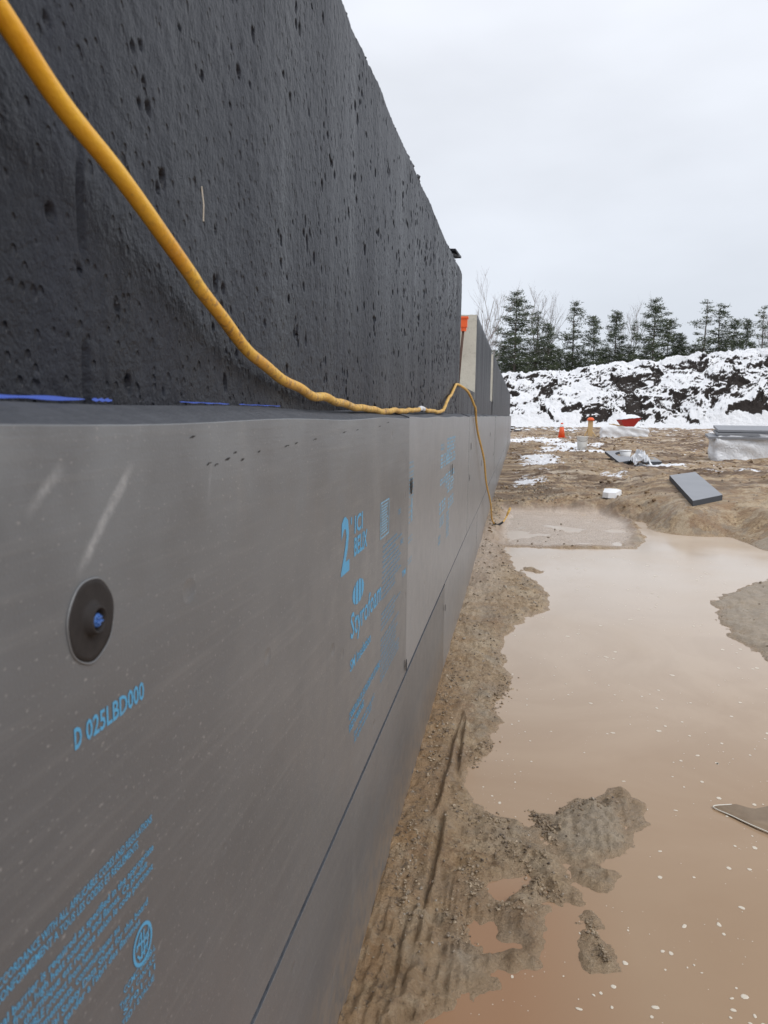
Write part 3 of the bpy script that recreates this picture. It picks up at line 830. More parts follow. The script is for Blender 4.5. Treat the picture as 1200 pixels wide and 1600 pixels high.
b.box(.0060, .0072, fy - .0038, fy + .0038, fz - .0017, fz - .0004); b.box(.0060, .0070, fy - .0032, fy + .0028, fz + .0012, fz + .0024)
b.box(.0060, .0068, fy - .0008, fy + .0008, fz - .0036, fz - .0018)
b.build('screw_plug', 'blue_plastic', upper[0])
# further fasteners and nicks, sunk dark plates seen edge on
for (y, z, r, pb) in ((1.99, .795, .022, 1), (3.25, .752, .024, 1), (4.55, .80, .02, 1), (1.94, .325, .016, 0), (5.9, .62, .022, 2), (7.6, .8, .02, 3), (8.8, .55, .02, 3), (3.06, .20, .014, 0), (4.48, .62, .018, 1)):
    b = MB()
    lx([(r * .55, .0002), (r * .52, .0014), (r * .3, .0014)], 14, 0, 0)
    for i, p in enumerate(b.v): b.v[i] = (p[0] + .0035, p[1] + y, p[2] * 1.9 + z)
    tgt = upper[pb] if z > .3 else lower[1]
    b.build('dark_plug', 'black', tgt)
# scuffs and nicks along the top of the nearest board
b = MB()
random.seed(3)
for (y, z, l) in [(.62, .958, .012), (.655, .933, .012), (.672, .931, .009), (.70, .935, .014), (.72, .94, .01), (.74, .932, .01), (.79, .938, .008), (.89, .94, .02), (.93, .942, .015), (1.02, .944, .02), (1.2, .95, .03), (1.3, .952, .02), (1.52, .955, .03), (1.62, .962, .025)]:
    k = 7
    up = [(.0018, y + l * (i / (k - 1) - .5), z + .0009 * math.sin(math.pi * i / (k - 1)) * (.4 + random.random()) + .0022 * i / k) for i in range(k)]
    lo = [(.0018, a_[1] + .001, a_[2] - .0016 * math.sin(math.pi * i / (k - 1)) * (.3 + random.random()) - .0001) for i, a_ in enumerate(up)]
    b.add(up + lo, [(i, i + 1, k + i + 1, k + i) for i in range(k - 1)])
SC = b

# ---- printing (flat ink on the boards)
TXT = []
def text(s, y, z, cap, width=None, align='LEFT', grp='small_print', wgt=0, x=.0028):
    cu = bpy.data.curves.new('t', 'FONT'); cu.body = s; cu.size = 1; cu.resolution_u = 2
    cu.offset = wgt
    o = bpy.data.objects.new('t', cu); COL.objects.link(o)
    TXT.append((o, y, z, cap, width, align, grp, x))
B0 = 'b0'
text('D', .430, .7635, .0135, .0085, grp='serial_number', wgt=.03); text('025LBD000', .4435, .7635, .0135, .080, grp='serial_number', wgt=.02)
L = ['EXTRUDED POLYSTYRENE INSULATION BOARD MUST BE INSTALLED AND USED IN ACCORDANCE WITH ALL APPLICABLE CODES AND REGULATIONS',
     'CE PANNEAU DE POLYSTYRENE EXTRUDE DOIT ETRE INSTALLE ET UTILISE CONFORMEMENT A TOUS LES CODES ET REGLEMENTS',
     'A COMBUSTIBLE material: a protective barrier or thermal barrier is required as specified in the appropriate',
     'building code. CAUTION: this product is combustible, protect from high heat sources and flames. Ce produit',
     'est combustible. Une barriere de protection ou une barriere thermique est requise selon le code pertinent',
     'MATERIAU COMBUSTIBLE protect from heat', 'Pour obtenir de plus amples renseignements, communiquer au',
     'For further information contact the supplier or consult the Material Safety Data Sheet for this board',
     'ou consulter la fiche signaletique avant usage, s.v.p. garder a l\'abri des flammes']
Z = [.6605, .652, .6365, .629, .6215, .6135, .606, .598, .5905]
E_ = [.529, .506, .530, .519, .528, .44, .475, .518, .505]
for s_t, z_, e_ in zip(L, Z, E_):
    text(s_t, e_, z_, .0058, min(.0036 * len(s_t), .42), 'RIGHT', wgt=.012)
text('CCMC 04888-L', .5285, .552, .0052, .05, 'RIGHT', wgt=.01); text('Type 4  CAN/ULC', .527, .544, .005, .055, 'RIGHT', wgt=.01)
text('S701-11', .527, .536, .005, .05, 'RIGHT', wgt=.01); text('EVALUATED / EVALUE', .525, .528, .005, .08, 'RIGHT', wgt=.01)
text('2', 1.185, .722, .088, .062, grp='thickness_mark', wgt=.03)
text("' ICI", 1.255, .775, .03, .10, grp='thickness_mark', wgt=.02)
text('BELIX', 1.285, .735, .031, .115, grp='thickness_mark', wgt=.03)
text('Styrofoam', 1.262, .592, .044, .30, grp='wordmark', wgt=.012)
text('SM Insulation', 1.258, .535, .020, .19, grp='wordmark', wgt=.012)
text('CARBON BLACK EXTRUDED POLYSTYRENE', 1.252, .449, .014, .30, grp='small_print', wgt=.02)
text('RIGID FOAM BOARD', 1.252, .428, .014, .13, grp='small_print', wgt=.02)
text('Dow Chemical Canada ULC', 1.292, .404, .009, .20, grp='small_print', wgt=.01)
text('All rights reserved 2017', 1.292, .391, .009, .17, grp='small_print', wgt=.01)
random.seed(9)
words = 'insulation board must be covered with approved barrier in accordance with local building code panneau isolant doit etre recouvert selon les normes applicables avoid contact with solvents'.split()
for i in range(27):
    z_ = .700 - i * .0112
    if i in (11, 12, 17): continue
    st = ' '.join(random.choice(words) for _ in range(5 if i < 11 else 6))
    text(st, 1.575 - .0005 * i, z_, .0062, .17 + .11 * random.random() if i < 24 else .26, grp='small_print', wgt=.004)
text('CCMC', 1.78, .745, .012, .035, grp='small_print'); text('13427', 1.82, .665, .012, .05, grp='small_print'); text('TM', 1.86, .575, .016, .06, grp='small_print', wgt=.02)
bpy.context.view_layer.update()
dg = bpy.context.evaluated_depsgraph_get()
G = {}
for (o, y, z, cap, width, align, grp, x) in TXT:
    me = bpy.data.meshes.new_from_object(o.evaluated_get(dg))
    co = np.empty(len(me.vertices) * 3); me.vertices.foreach_get('co', co); co = co.reshape(-1, 3)
    x0, x1 = co[:, 0].min(), co[:, 0].max()
    sx = cap / .69 if width is None else width / (x1 - x0)
    yy = (co[:, 0] - x0) * sx if align == 'LEFT' else (co[:, 0] - x1) * sx
    yv = y + yy; zv = z + co[:, 1] * cap / .69
    V_ = np.stack([[face_x(BP[upper[0].name], a_, c_) + .0004 for a_, c_ in zip(yv, zv)], yv, zv], -1)
    g_ = G.setdefault(grp, MB())
    g_.add(V_.tolist(), [tuple(p.vertices) for p in me.polygons])
    bpy.data.meshes.remove(me); cu = o.data; bpy.data.objects.remove(o); bpy.data.curves.remove(cu)
for k, g_ in G.items():
    g_.build(k, 'ink' if k != 'small_print' else 'ink', upper[0])
def seat(o, bd, eps=.0004):
    for v_ in o.data.vertices: v_.co.x = face_x(BP[bd.name], v_.co.y, v_.co.z) + eps
    return o
# round emblem beside the small print
seat(SC.build('scuff_marks', 'washer', upper[0]), upper[0])
b = MB()
def ring(cy, cz, r0, r1, sy=1, n_=40):
    v_ = []
    for k in range(n_):
        a = 2 * math.pi * k / n_
        v_ += [(.0028, cy + r0 * math.cos(a) * sy, cz + r0 * math.sin(a)), (.0028, cy + r1 * math.cos(a) * sy, cz + r1 * math.sin(a))]
    b.add(v_, [(2 * k, 2 * k + 1, (2 * k + 3) % (2 * n_), (2 * k + 2) % (2 * n_)) for k in range(n_)])
def bar(y0, z0, y1, z1, w):
    d_ = Vector((y1 - y0, z1 - z0)).normalized() * w / 2
    b.add([(.0028, y0 - d_.y, z0 + d_.x), (.0028, y0 + d_.y, z0 - d_.x), (.0028, y1 + d_.y, z1 - d_.x), (.0028, y1 - d_.y, z1 + d_.x)], [(0, 1, 2, 3)])
ec = (.5085, .571)
ring(*ec, .0135, .0165, .93)
for dy, dz, dy2, dz2 in ((-.010, .0, -.002, .011), (-.002, .011, -.002, -.011), (.002, .011, .002, -.011), (.002, .002, .010, .005), (.010, .009, .006, -.009), (-.009, -.004, -.004, -.010), (-.010, .004, .010, .0), (-.006, -.010, .008, -.003)):
    bar(ec[0] + dy, ec[1] + dz, ec[0] + dy2, ec[1] + dz2, .0018)
o = seat(b.build('round_emblem', 'ink', upper[0]), upper[0]); o['label'] = 'round blue certification emblem'
b = MB(); v_ = []   # solid oval over the wordmark with pale letters left as gaps
cy, cz = 1.325, .664
for seg in ((-1, -.55), (-.45, -.05), (.05, .45), (.55, 1)):
    for a_, b_ in ((0, 0),):
        k = 8; up = []; lo = []
        for i in range(k + 1):
            t = seg[0] + (seg[1] - seg[0]) * i / k
            hh = .021 * math.sqrt(max(0, 1 - t * t)) + .0005
            up.append((.0028, cy + t * .05, cz + hh)); lo.append((.0028, cy + t * .05, cz - hh))
        b.add(up + lo, [(i, i + 1, k + 2 + i, k + 1 + i) for i in range(k)])
seat(b.build('oval_emblem', 'ink', upper[0]), upper[0])
b = MB()      # framed table of fine lines
y0, y1, z0, z1 = 1.538, 1.646, .722, .80
def rct(a0, a1, c0, c1): b.add([(.0028, a0, c0), (.0028, a1, c0), (.0028, a1, c1), (.0028, a0, c1)], [(0, 1, 2, 3)])
rct(y0, y1, z0, z0 + .004); rct(y0, y1, z1 - .004, z1); rct(y0, y0 + .006, z0 + .004, z1 - .004); rct(y1 - .006, y1, z0 + .004, z1 - .004)
for i in range(11): rct(y0 + .012, y1 - .012 - .02 * random.random(), z0 + .009 + i * .0058, z0 + .0125 + i * .0058)
seat(b.build('framed_table', 'ink_pale', upper[0]), upper[0])
# faded broken print on the second upper board
b = MB()
random.seed(21)
def smear(y0, y1, zc, h, rows=3):
    for r in range(rows):
        y = y0
        while y < y1:
            w = (y1 - y0) * (.08 + .2 * random.random()); w = min(w, y1 - y)
            zz = zc + (r - rows / 2) * h / rows
            b.add([(.0042, y, zz), (.0042, y + w * .9, zz), (.0042, y + w * .9, zz + h / rows * .62), (.0042, y, zz + h / rows * .62)], [(0, 1, 2, 3)])
            y += w * (1.1 + .6 * random.random())
for z_ in (.857, .845, .832, .822, .812, .800, .79, .778, .768): smear(1.965, 2.05, z_, .006, 1)
for z_ in (.742, .728, .714, .700, .66, .648, .60, .59): smear(1.962, 2.04, z_, .006, 1)
rct2 = b.add([(.0042, 2.01, .70), (.0042, 2.03, .70), (.0042, 2.03, .76), (.0042, 2.01, .76)], [(0, 1, 2, 3)])
smear(2.80, 2.93, .865, .028, 2); smear(3.05, 3.44, .865, .06, 4); smear(3.02, 3.46, .808, .045, 3); smear(2.80, 3.20, .812, .055, 4)
smear(2.80, 3.02, .735, .028, 2); smear(3.02, 3.44, .725, .06, 4); smear(3.1, 3.4, .68, .03, 2); smear(2.78, 3.05, .64, .05, 3); smear(3.15, 3.42, .62, .05, 3)
smear(2.80, 2.98, .585, .04, 3); smear(3.08, 3.2, .54, .11, 7); smear(2.76, 2.84, .525, .04, 2)
o = seat(b.build('faded_print', 'ink_pale', upper[1]), upper[1])

# ---------------------------------------------------------------- extension cord
def catmull(P, k=10):
    P = [Vector(p) for p in P]; out_ = []
    for i in range(len(P) - 1):
        a = P[max(i - 1, 0)]; b_ = P[i]; c_ = P[i + 1]; d_ = P[min(i + 2, len(P) - 1)]
        for j in range(k):
            t = j / k
            out_.append(.5 * ((2 * b_) + (c_ - a) * t + (2 * a - 5 * b_ + 4 * c_ - d_) * t * t + (-a + 3 * b_ - 3 * c_ + d_) * t ** 3))
    return out_ + [P[-1]]
cr = .0068
CP = [(-.16, -.75, 1.72), (-.03, -.5, 1.70), (-.022, -.1, 1.46), (-.02, .2, 1.305), (-.02, .34, 1.237), (-.02, .419, 1.202), (-.022, .479, 1.176), (-.024, .561, 1.152), (-.028, .674, 1.112), (-.03, .767, 1.077), (-.032, .89, 1.041), (-.034, 1.059, 1.016), (-.032, 1.25, 1.002),
      (-.028, 1.45, .993), (-.026, 1.70, .987), (-.028, 1.95, .9895), (-.03, 2.2, .9915), (-.03, 2.42, .9985), (-.032, 2.60, .9955), (-.03, 2.85, .9925), (-.03, 3.1, .9955), (-.034, 3.28, 1.02), (-.04, 3.5, 1.058), (-.043, 3.66, 1.075), (-.042, 3.85, 1.12), (-.045, 3.97, 1.136), (-.04, 4.15, 1.137), (-.012, 4.40, 1.11), (.014, 4.62, 1.03), (.018, 4.85, .94), (.03, 5.4, .72), (.05, 6.1, .42), (.06, 6.7, .17), (.075, 7.05, .02)]
g1 = gz(.12, 7.35)
CP += [(.11, 7.22, g1 + .012), (.16, 7.32, g1 + .03), (.19, 7.38, g1 + .08)]
pts = catmull(CP, 9)
random.seed(2)
for i, p in enumerate(pts):
    if 1.0 < p.y < 3.4: p.z += .0014 * math.sin(p.y * 21) + .0010 * math.sin(p.y * 47 + 1)
    if p.y > 4.6: p.x += .006 * math.sin(p.y * 6)
    if .7 < p.y < 1.3: p.z += .0012 * math.sin(p.y * 43)
cordR = empty('extension_cord', (0, 0, 0), label='muddy yellow orange extension cord sagging along the black wall and down to the puddle', cat='extension cord')
b = MB(); b.tube(pts, cr, 16); b.build('cord_jacket', 'cord', cordR, True)
b = MB(); e0 = pts[-1]; b.tube([e0, e0 + Vector((.012, .01, .03)), e0 + Vector((.02, .02, .05)), e0 + Vector((.03, .03, .075))], [.008, .012, .013, .010], 10); b.build('plug', 'cord', cordR, True)
b = MB(); q = [p for p in pts if 2.36 < p.y < 2.50]; b.tube(q, cr + .0012, 12); b.build('tape_wrap', 'white_plastic', cordR, True)
b = MB(); q = [p for p in pts if 7.12 < p.y < 7.32]
if len(q) > 2: b.tube(q, cr + .004, 10); b.build('black_tape', 'black', cordR, True)

# straw sliver stuck to the wall
b = MB(); b.tube([(-.047, .763, 1.205), (-.046, .765, 1.188), (-.047, .766, 1.172)], .0007, 5); o = b.build('straw_sliver', 'scum', None)
tag(o, 'thin pale straw sliver stuck to the black wall above the cord', 'straw')

# ---------------------------------------------------------------- capped rebar in the opening
rb = empty('capped_rebar', (-.118, 5.0, 1.15), label='rusty upright rebar with an orange cap in the gap of the wall', cat='rebar')
b = MB(); b.tube([(0, 0, 0), (.012, 0, .2), (.03, 0, .42)], .0085, 8); b.build('bar', 'rust', rb, True)
b = MB()
b.lathe([(.017, .36), (.02, .40), (.022, .425)], 12, 0, c=(.028, 0, .0)); b.box(.004, .050, -.023, .023, .385, .437); b.box(-.002, .056, -.029, .029, .437, .450)
b.build('cap', 'orange', rb)

# ---------------------------------------------------------------- pebbles and clods on the near mud
b = MB()
ico = [(0, 0, 1), (.89, 0, .45), (.28, .85, .45), (-.72, .53, .45), (-.72, -.53, .45), (.28, -.85, .45), (.72, .53, -.45), (-.28, .85, -.45), (-.89, 0, -.45), (-.28, -.85, -.45), (.72, -.53, -.45), (0, 0, -1)]
icf = [(0, 1, 2), (0, 2, 3), (0, 3, 4), (0, 4, 5), (0, 5, 1), (1, 6, 2), (2, 7, 3), (3, 8, 4), (4, 9, 5), (5, 10, 1), (6, 7, 2), (7, 8, 3), (8, 9, 4), (9, 10, 5), (10, 6, 1), (6, 11, 7), (7, 11, 8), (8, 11, 9), (9, 11, 10), (10, 11, 6)]
K = 14000
px_ = np.where(RNG.rand(K) < .7, RNG.rand(K) * .75, RNG.rand(K) * 3.2); py_ = 1.0 + RNG.rand(K) ** 1.5 * 10
H_, W_, S_, _ = ground_h(px_[None], py_[None]); H_ = H_[0]; W_ = W_[0]; S_ = S_[0]
for i in range(K):
    if W_[i] < .004 or (S_[i] > .3 and RNG.rand() > .04) or px_[i] < .01: continue
    dens = .5 + .5 * math.sin(px_[i] * 17) * math.sin(py_[i] * 9)
    if RNG.rand() > .25 + .7 * dens: continue
    r = (.0007 + .0042 * RNG.rand() ** 5) * (1 + .35 * (py_[i] - 1))
    R_ = Matrix.Rotation(RNG.rand() * 6, 3, 'Z') @ Matrix.Rotation(RNG.rand() * 6, 3, 'X')
    sc = Vector((1, .6 + .5 * RNG.rand(), .45 + .4 * RNG.rand())) * r
    c0 = Vector((px_[i], py_[i], H_[i] + r * .25))
    b.add([c0 + R_ @ Vector((q[0] * sc.x, q[1] * sc.y, q[2] * sc.z)) for q in ico], icf)
o = b.build('pebbles', 'stone', None, False); tag(o, 'small stones and crumbs scattered over the mud', 'pebbles', kind='stuff')

# ---------------------------------------------------------------- scum flecks on the water
def fleck_mesh(seed, n_=9):
    r_ = random.Random(seed); v_ = []
    for k in range(n_):
        a = 2 * math.pi * k / n_; rr = .75 + .4 * r_.random()
        v_.append((rr * math.cos(a), rr * .8 * math.sin(a), 0))
    v2 = [(x * .7, y * .7, .1) for x, y, z in v_]
    me = bpy.data.meshes.new('foam_fleck')
    me.from_pydata(v_ + v2, [], [(k, (k + 1) % n_, n_ + (k + 1) % n_, n_ + k) for k in range(n_)] + [tuple(range(n_, 2 * n_))])
    me.materials.append(M['scum']); return me
FM = [fleck_mesh(s_) for s_ in range(5)]
big_f = [(.735, 1.372, .009), (.722, 1.352, .008), (.705, 1.41, .007), (.69, 1.36, .006), (.655, 1.49, .006), (.665, 1.47, .005), (.64, 1.48, .005), (.48, 1.345, .006), (.61, 2.62, .009), (.70, 2.72, .008), (.82, 2.9, .012), (.86, 3.1, .012), (.5, 3.1, .01), (.77, 2.33, .007), (.63, 2.63, .016), (.74, 2.12, .01), (.79, 2.68, .016), (.62, 2.27, .009), (.52, 1.47, .012), (.49, 1.40, .010), (.56, 1.36, .012), (.60, 1.52, .009), (.66, 1.61, .012), (.735, 1.63, .014),
         (.73, 1.42, .014), (.745, 1.35, .012), (.70, 1.38, .010), (.42, 1.33, .010), (.45, 1.37, .007), (.88, 2.5, .014), (.58, 2.9, .014), (.95, 3.3, .02), (.70, 3.5, .022), (.42, 2.6, .009),
         (.35, 2.35, .008), (.30, 2.2, .008), (.52, 2.45, .007), (.66, 1.9, .008), (.72, 1.80, .007), (.55, 3.8, .02), (.9, 4.2, .025), (.47, 1.62, .006), (.80, 1.70, .011), (.86, 1.86, .010)]
random.seed(4)
for i, (x, y, r) in enumerate(big_f):
    o = bpy.data.objects.new('foam_fleck', FM[i % 5]); COL.objects.link(o)
    o.location = (x, y, WL + .0004); o.rotation_euler = (0, 0, random.random() * 6); o.scale = (r * .62, r * (.42 + .3 * random.random()), .006)
    tag(o, 'small pale foam fleck floating on the brown puddle', 'foam fleck', 'pale flecks of foam on the puddle')
b = MB()
for i in range(900):
    y = 1.1 + random.random() ** 1.3 * 5; x = .1 + random.random() * (1.0 + y * .25)
    _, w, _, _ = ground_h(np.array([[x]]), np.array([[y]]), False) if False else (0, np.array([[-1]]), 0, 0)
    r = (.0009 + .0034 * random.random() ** 3.5) * (1 + .5 * (y - 1))
    a0 = random.random() * 6
    if math.sin(x * 7 + 1) * math.sin(y * 3.1) < -.35: continue
    b.add([(x + r * math.cos(a0 + k * 1.05) * (.7 + .5 * random.random()), y + r * 1.3 * math.sin(a0 + k * 1.05), WL + .0006) for k in range(6)], [tuple(range(6))])
o = b.build('foam_specks', 'scum'); tag(o, 'tiny pale specks of foam scattered over the puddle', 'foam specks', kind='stuff')

# ice flake standing in the puddle on the right
ic = empty('ice_flake', (.93, 2.10, WL), label='dirty ice flake with a pale rim stuck in the puddle on the right', cat='ice')
outl = [(-.085, .055), (-.03, .075), (.03, .07), (.09, .09), (.12, .03), (.09, -.04), (.045, -.075), (.0, -.04), (-.045, .01)]
b = MB(); n_ = len(outl)
b.add([(x, y, .002) for x, y in outl] + [(x * .78, y * .72 + .008, .011 + .005 * math.sin(i * 2.3)) for i, (x, y) in enumerate(outl)] + [(.01, .015, .0015)], [(k, (k + 1) % n_, n_ + (k + 1) % n_, n_ + k) for k in range(n_)] + [(n_ + k, n_ + (k + 1) % n_, 2 * n_) for k in range(n_)])
b.build('flake', 'ice', ic, True)
b = MB(); q = catmull([(x, y, .006 + .002 * math.sin(i)) for i, (x, y) in enumerate([outl[4], outl[5], outl[6], outl[7], outl[8], outl[0], outl[1]])], 5); b.tube(q, .0017, 6); b.build('rim', 'ice_rim', ic, True)

# ---------------------------------------------------------------- loose things on the site
def slab_obj(name, corners, z, t, parent, mt='board', zt=None):
    """corners (x,y,z_top) list -> slab with real thickness"""
    n_ = len(corners)
    b = MB()
    b.add([tuple(c_) for c_ in corners] + [(c_[0], c_[1], c_[2] - t) for c_ in corners], [tuple(range(n_)), tuple(range(n_, 2 * n_))[::-1]], 0)
    b.add([tuple(c_) for c_ in corners] + [(c_[0], c_[1], c_[2] - t) for c_ in corners], [(k, (k + 1) % n_, (k + 1) % n_ + n_, k + n_) for k in range(n_)], 1)
    return b.build(name, [mt, 'board_edge'], parent)

# single loose board, tipped on a hump of soil
ld = [(2.17, 10.15, .262), (2.60, 10.72, .275), (2.353, 8.295, .205), (1.952, 7.75, .19)]
o = slab_obj('loose_board', ld, 0, .055, None); tag(o, 'single grey insulation board lying tilted on the brown soil, alone', 'insulation board')

# board with a half round cut-out and a cup in it
QA, QB, QC, QD = [Vector(q) for q in ((2.17, 17.6, .235), (2.51, 17.8, .245), (2.62, 16.2, .125), (2.21, 15.4, .12))]
def bil(u_, w_): return tuple((QD * (1 - u_) + QC * u_) * (1 - w_) + (QA * (1 - u_) + QB * u_) * w_)
L_ = [(0, 0), (1, 0), (1, .36)] + [(1 - .62 * math.sin(a), .62 - .26 * math.cos(a)) for a in np.linspace(.25, math.pi - .25, 9)] + [(1, .88), (1, 1), (0, 1)]
o = slab_obj('notched_board', [bil(*q) for q in L_], 0, .055, None)
tag(o, 'grey insulation board with a half round notch cut out', 'insulation board')
cp = empty('paper_cup', (2.53, 17.0, gz(2.53, 17.0) - .01), label='small white cup beside the notch of the cut grey board', cat='cup')
b = MB(); b.lathe([(.08, 0), (.10, .12), (.12, .24)], 14); b.build('cup_body', 'white_foam', cp, True)
b = MB(); b.lathe([(.125, .24), (.13, .255), (.11, .262)], 14); b.build('cup_rim', 'white_foam', cp, True)
# small offcut and crumpled sheet
g_ = gz(2.95, 16.5) + .02
o = slab_obj('board_offcut', [(2.82, 17.3, g_ + .07), (3.22, 17.5, g_ + .07), (3.14, 16.2, g_ + .05), (2.86, 16.1, g_ + .05)], 0, .12, None)
tag(o, 'small grey insulation offcut beside a crumpled white sheet', 'insulation offcut')
def crumple(name, cx, cy, z, rx, ry, h, seed, label, cat):
    r_ = random.Random(seed); k = 12; v_ = []; f_ = []
    for i in range(k):
        for j in range(k):
            a = i / (k - 1) * 2 - 1; c_ = j / (k - 1) * 2 - 1
            fall = max(0, 1 - (a * a + c_ * c_) * .55)
            v_.append((cx + rx * (a + .12 * r_.random()), cy + ry * (c_ + .12 * r_.random()), z + h * (fall * (.3 + .9 * r_.random()))))
            if i and j: f_.append(((i - 1) * k + j - 1, i * k + j - 1, i * k + j, (i - 1) * k + j))
    o = mesh(name, v_, f_, 'white_plastic'); return tag(o, label, cat)
crumple('plastic_sheet', 2.62, 15.6, gz(2.62, 15.6) - .01, .16, .5, .26, 1, 'crumpled white plastic sheet against the small grey offcut', 'plastic sheet')
# pale polygon of foam
g_ = gz(1.36, 9.2) - .01
cx, cy = 1.36, 9.2
hexa = [(-.105, -.10), (-.06, .16), (.0, .2), (.075, .17), (.115, .02), (.03, -.17), (-.05, -.17)]
b = MB(); n_ = 7
b.add([(cx + x, cy + y, g_ + .05 + .02 * (y > 0)) for x, y in hexa] + [(cx + x * 1.05, cy + y * 1.05, g_ - .01) for x, y in hexa] + [(cx, cy, g_ + .075)],
      [(k, (k + 1) % n_, 14) for k in range(n_)][::1] + [(k + 7, (k + 1) % n_ + 7, (k + 1) % n_, k) for k in range(n_)])
o = b.build('foam_chunk', 'white_foam'); tag(o, 'flat white polygonal foam chunk on the sandy soil', 'foam chunk')

# traffic cone
def place(name, x, y, **k): return empty(name, (x, y, gz(x, y)), **k)
cn = place('traffic_cone', 2.13, 34.5, label='small orange traffic cone standing on the snowy soil', cat='traffic cone')
b = MB(); b.box(-.2, .2, -.2, .2, 0, .04); b.build('base', 'cone_orange', cn)
b = MB(); b.lathe([(.15, .04), (.11, .3), (.085, .48)], 18); b.lathe([(.06, .60), (.045, .66), (.02, .665)], 18); b.build('cone_body', 'cone_orange', cn, True)
b = MB(); b.lathe([(.0862, .48), (.0605, .60)], 18); b.build('collar', 'white_foam', cn, True)
# post with orange cap
po = place('capped_post', 3.6, 37.5, label='pale wooden post with an orange cap beside the orange cone', cat='post')
b = MB(); b.box(-.11, .11, -.07, .07, -.1, .76); b.build('post', 'wood', po)
b = MB(); b.lathe([(.17, .74), (.17, .80), (.10, .88), (.03, .89)], 14); b.build('cap', 'orange', po, True)
b = MB(); b.tube([(-.26, 0, 0), (-.1, 0, .34)], .04, 6); b.tube([(.25, -.1, 0), (.1, 0, .22)], .03, 6); b.build('brace', 'wood', po)
# bucket
bu = place('bucket', 2.06, 22.4, label='dirty white plastic bucket standing in the mud', cat='bucket')
b = MB(); b.lathe([(.125, 0), (.14, .18), (.155, .36), (.165, .365), (.165, .385), (.15, .385), (.13, .05)], 22); b.build('bucket_body', 'bucket', bu, True)
b = MB(); b.tube([(.165 * math.cos(a), -.05 - .1 * math.sin(a), .36 - .12 * math.sin(a)) for a in np.linspace(0, math.pi, 12)], .004, 5); b.build('handle', 'rust', bu)

def wrapped_bundle(name, x, y, rz, L_, W_, H_, label, tear):
    r0 = place(name, x, y, label=label, cat='board bundle'); r0.rotation_euler = (0, 0, rz); r0.location.z -= .02
    n_ = max(4, int(H_ / .052)); r_ = random.Random(7)
    for i in range(n_):       # the boards, one by one
        z0 = i * .052
        b = MB(); o_ = (r_.random() - .5) * .03; o2 = 0
        if i >= n_ - tear: o_ += [.03, .02, -.16][(n_ - 1 - i) % 3]; o2 = [.16, .06, .0][(n_ - 1 - i) % 3]
        b.box(o_ + .015, L_ - .015 + o_, .012 + o2, W_ - .012 + o2, z0 + .002, z0 + .051)
        ob_ = b.build('board', 'board' if i >= n_ - tear else 'board_edge', r0)
        if i >= n_ - tear:
            ob_.rotation_euler = (.1 + .03 * (i - n_ + tear), 0, -.02 * (n_ - i)); ob_.location = (0, 0, -.02 + .012 * (i - n_ + tear))
    Hs = (n_ - tear) * .052
    # loose film round the sides, sagging at the top
    k = 90; per = 2 * (L_ + W_); v_ = []; f_ = []; rows = 9
    for j in range(rows):
        for i in range(k):
            s_ = i / k * per
            if s_ < L_: p, nn = (s_, 0), (0, -1)
            elif s_ < L_ + W_: p, nn = (L_, s_ - L_), (1, 0)
            elif s_ < 2 * L_ + W_: p, nn = (2 * L_ + W_ - s_, W_), (0, 1)
            else: p, nn = (0, per - s_), (-1, 0)
            hz = j / (rows - 1) * (Hs + .03 + .05 * math.sin(s_ * 2.1) + .02 * math.sin(s_ * 9))
            off = .02 + .018 * math.sin(s_ * 13 + j * 1.1) + .02 * r_.random() + .02 * math.sin(j * 1.3 + s_ * 3)
            v_.append((p[0] + nn[0] * off, p[1] + nn[1] * off, hz))
    for j in range(rows - 1):
        for i in range(k): f_.append((j * k + i, j * k + (i + 1) % k, (j + 1) * k + (i + 1) % k, (j + 1) * k + i))
    if not tear:
        f_.append(tuple((rows - 1) * k + i for i in range(k)))
    mesh('plastic_wrap', v_, f_, 'white_plastic', r0, True)
    return r0
wrapped_bundle('board_bundle', 4.50, 17.7, -.03, 2.44, .62, .68, 'near bundle of grey boards in torn white plastic wrap, top boards uncovered', 3)
wrapped_bundle('board_bundle', 3.92, 35.5, -.02, 1.98, .62, .50, 'far bundle of boards fully wrapped in white plastic, in front of the red wheelbarrow', 0)

# wheelbarrow behind the far bundle
wb = place('wheelbarrow', 5.55, 39.5, label='red wheelbarrow heaped with snow behind the wrapped bundle', cat='wheelbarrow')
wb.rotation_euler = (0, 0, .25); wb.scale = (.86, .86, .86)
b = MB()
b.add([(-.55, -.36, .86), (.62, -.40, .98), (.62, .40, .98), (-.55, .36, .86), (-.30, -.24, .48), (.30, -.22, .48), (.30, .22, .48), (-.30, .24, .48)],
      [(0, 1, 5, 4), (1, 2, 6, 5), (2, 3, 7, 6), (3, 0, 4, 7), (4, 5, 6, 7)])
b.build('tray', 'red', wb)
b = MB(); rr = random.Random(3)
k = 14; v_ = []; f_ = []
for i in range(k):
    for j in range(8):
        a = i / (k - 1); c_ = j / 7
        e2 = math.sin(math.pi * a) * math.sin(math.pi * c_)
        v_.append((-.56 + 1.2 * a, -.39 + .78 * c_, .87 + .12 * a + .22 * e2 ** .6 + .03 * rr.random()))
        if i and j: f_.append(((i - 1) * 8 + j - 1, i * 8 + j - 1, i * 8 + j, (i - 1) * 8 + j))
mesh('snow_load', v_, f_, 'tree_snow', wb, True)
b = MB(); vs_ = []
b.tube([(.62 + .2 * math.cos(a), 0, .22 + .2 * math.sin(a)) for a in np.linspace(0, 2 * math.pi, 18)], .05, 8); b.build('wheel', 'black', wb, True)
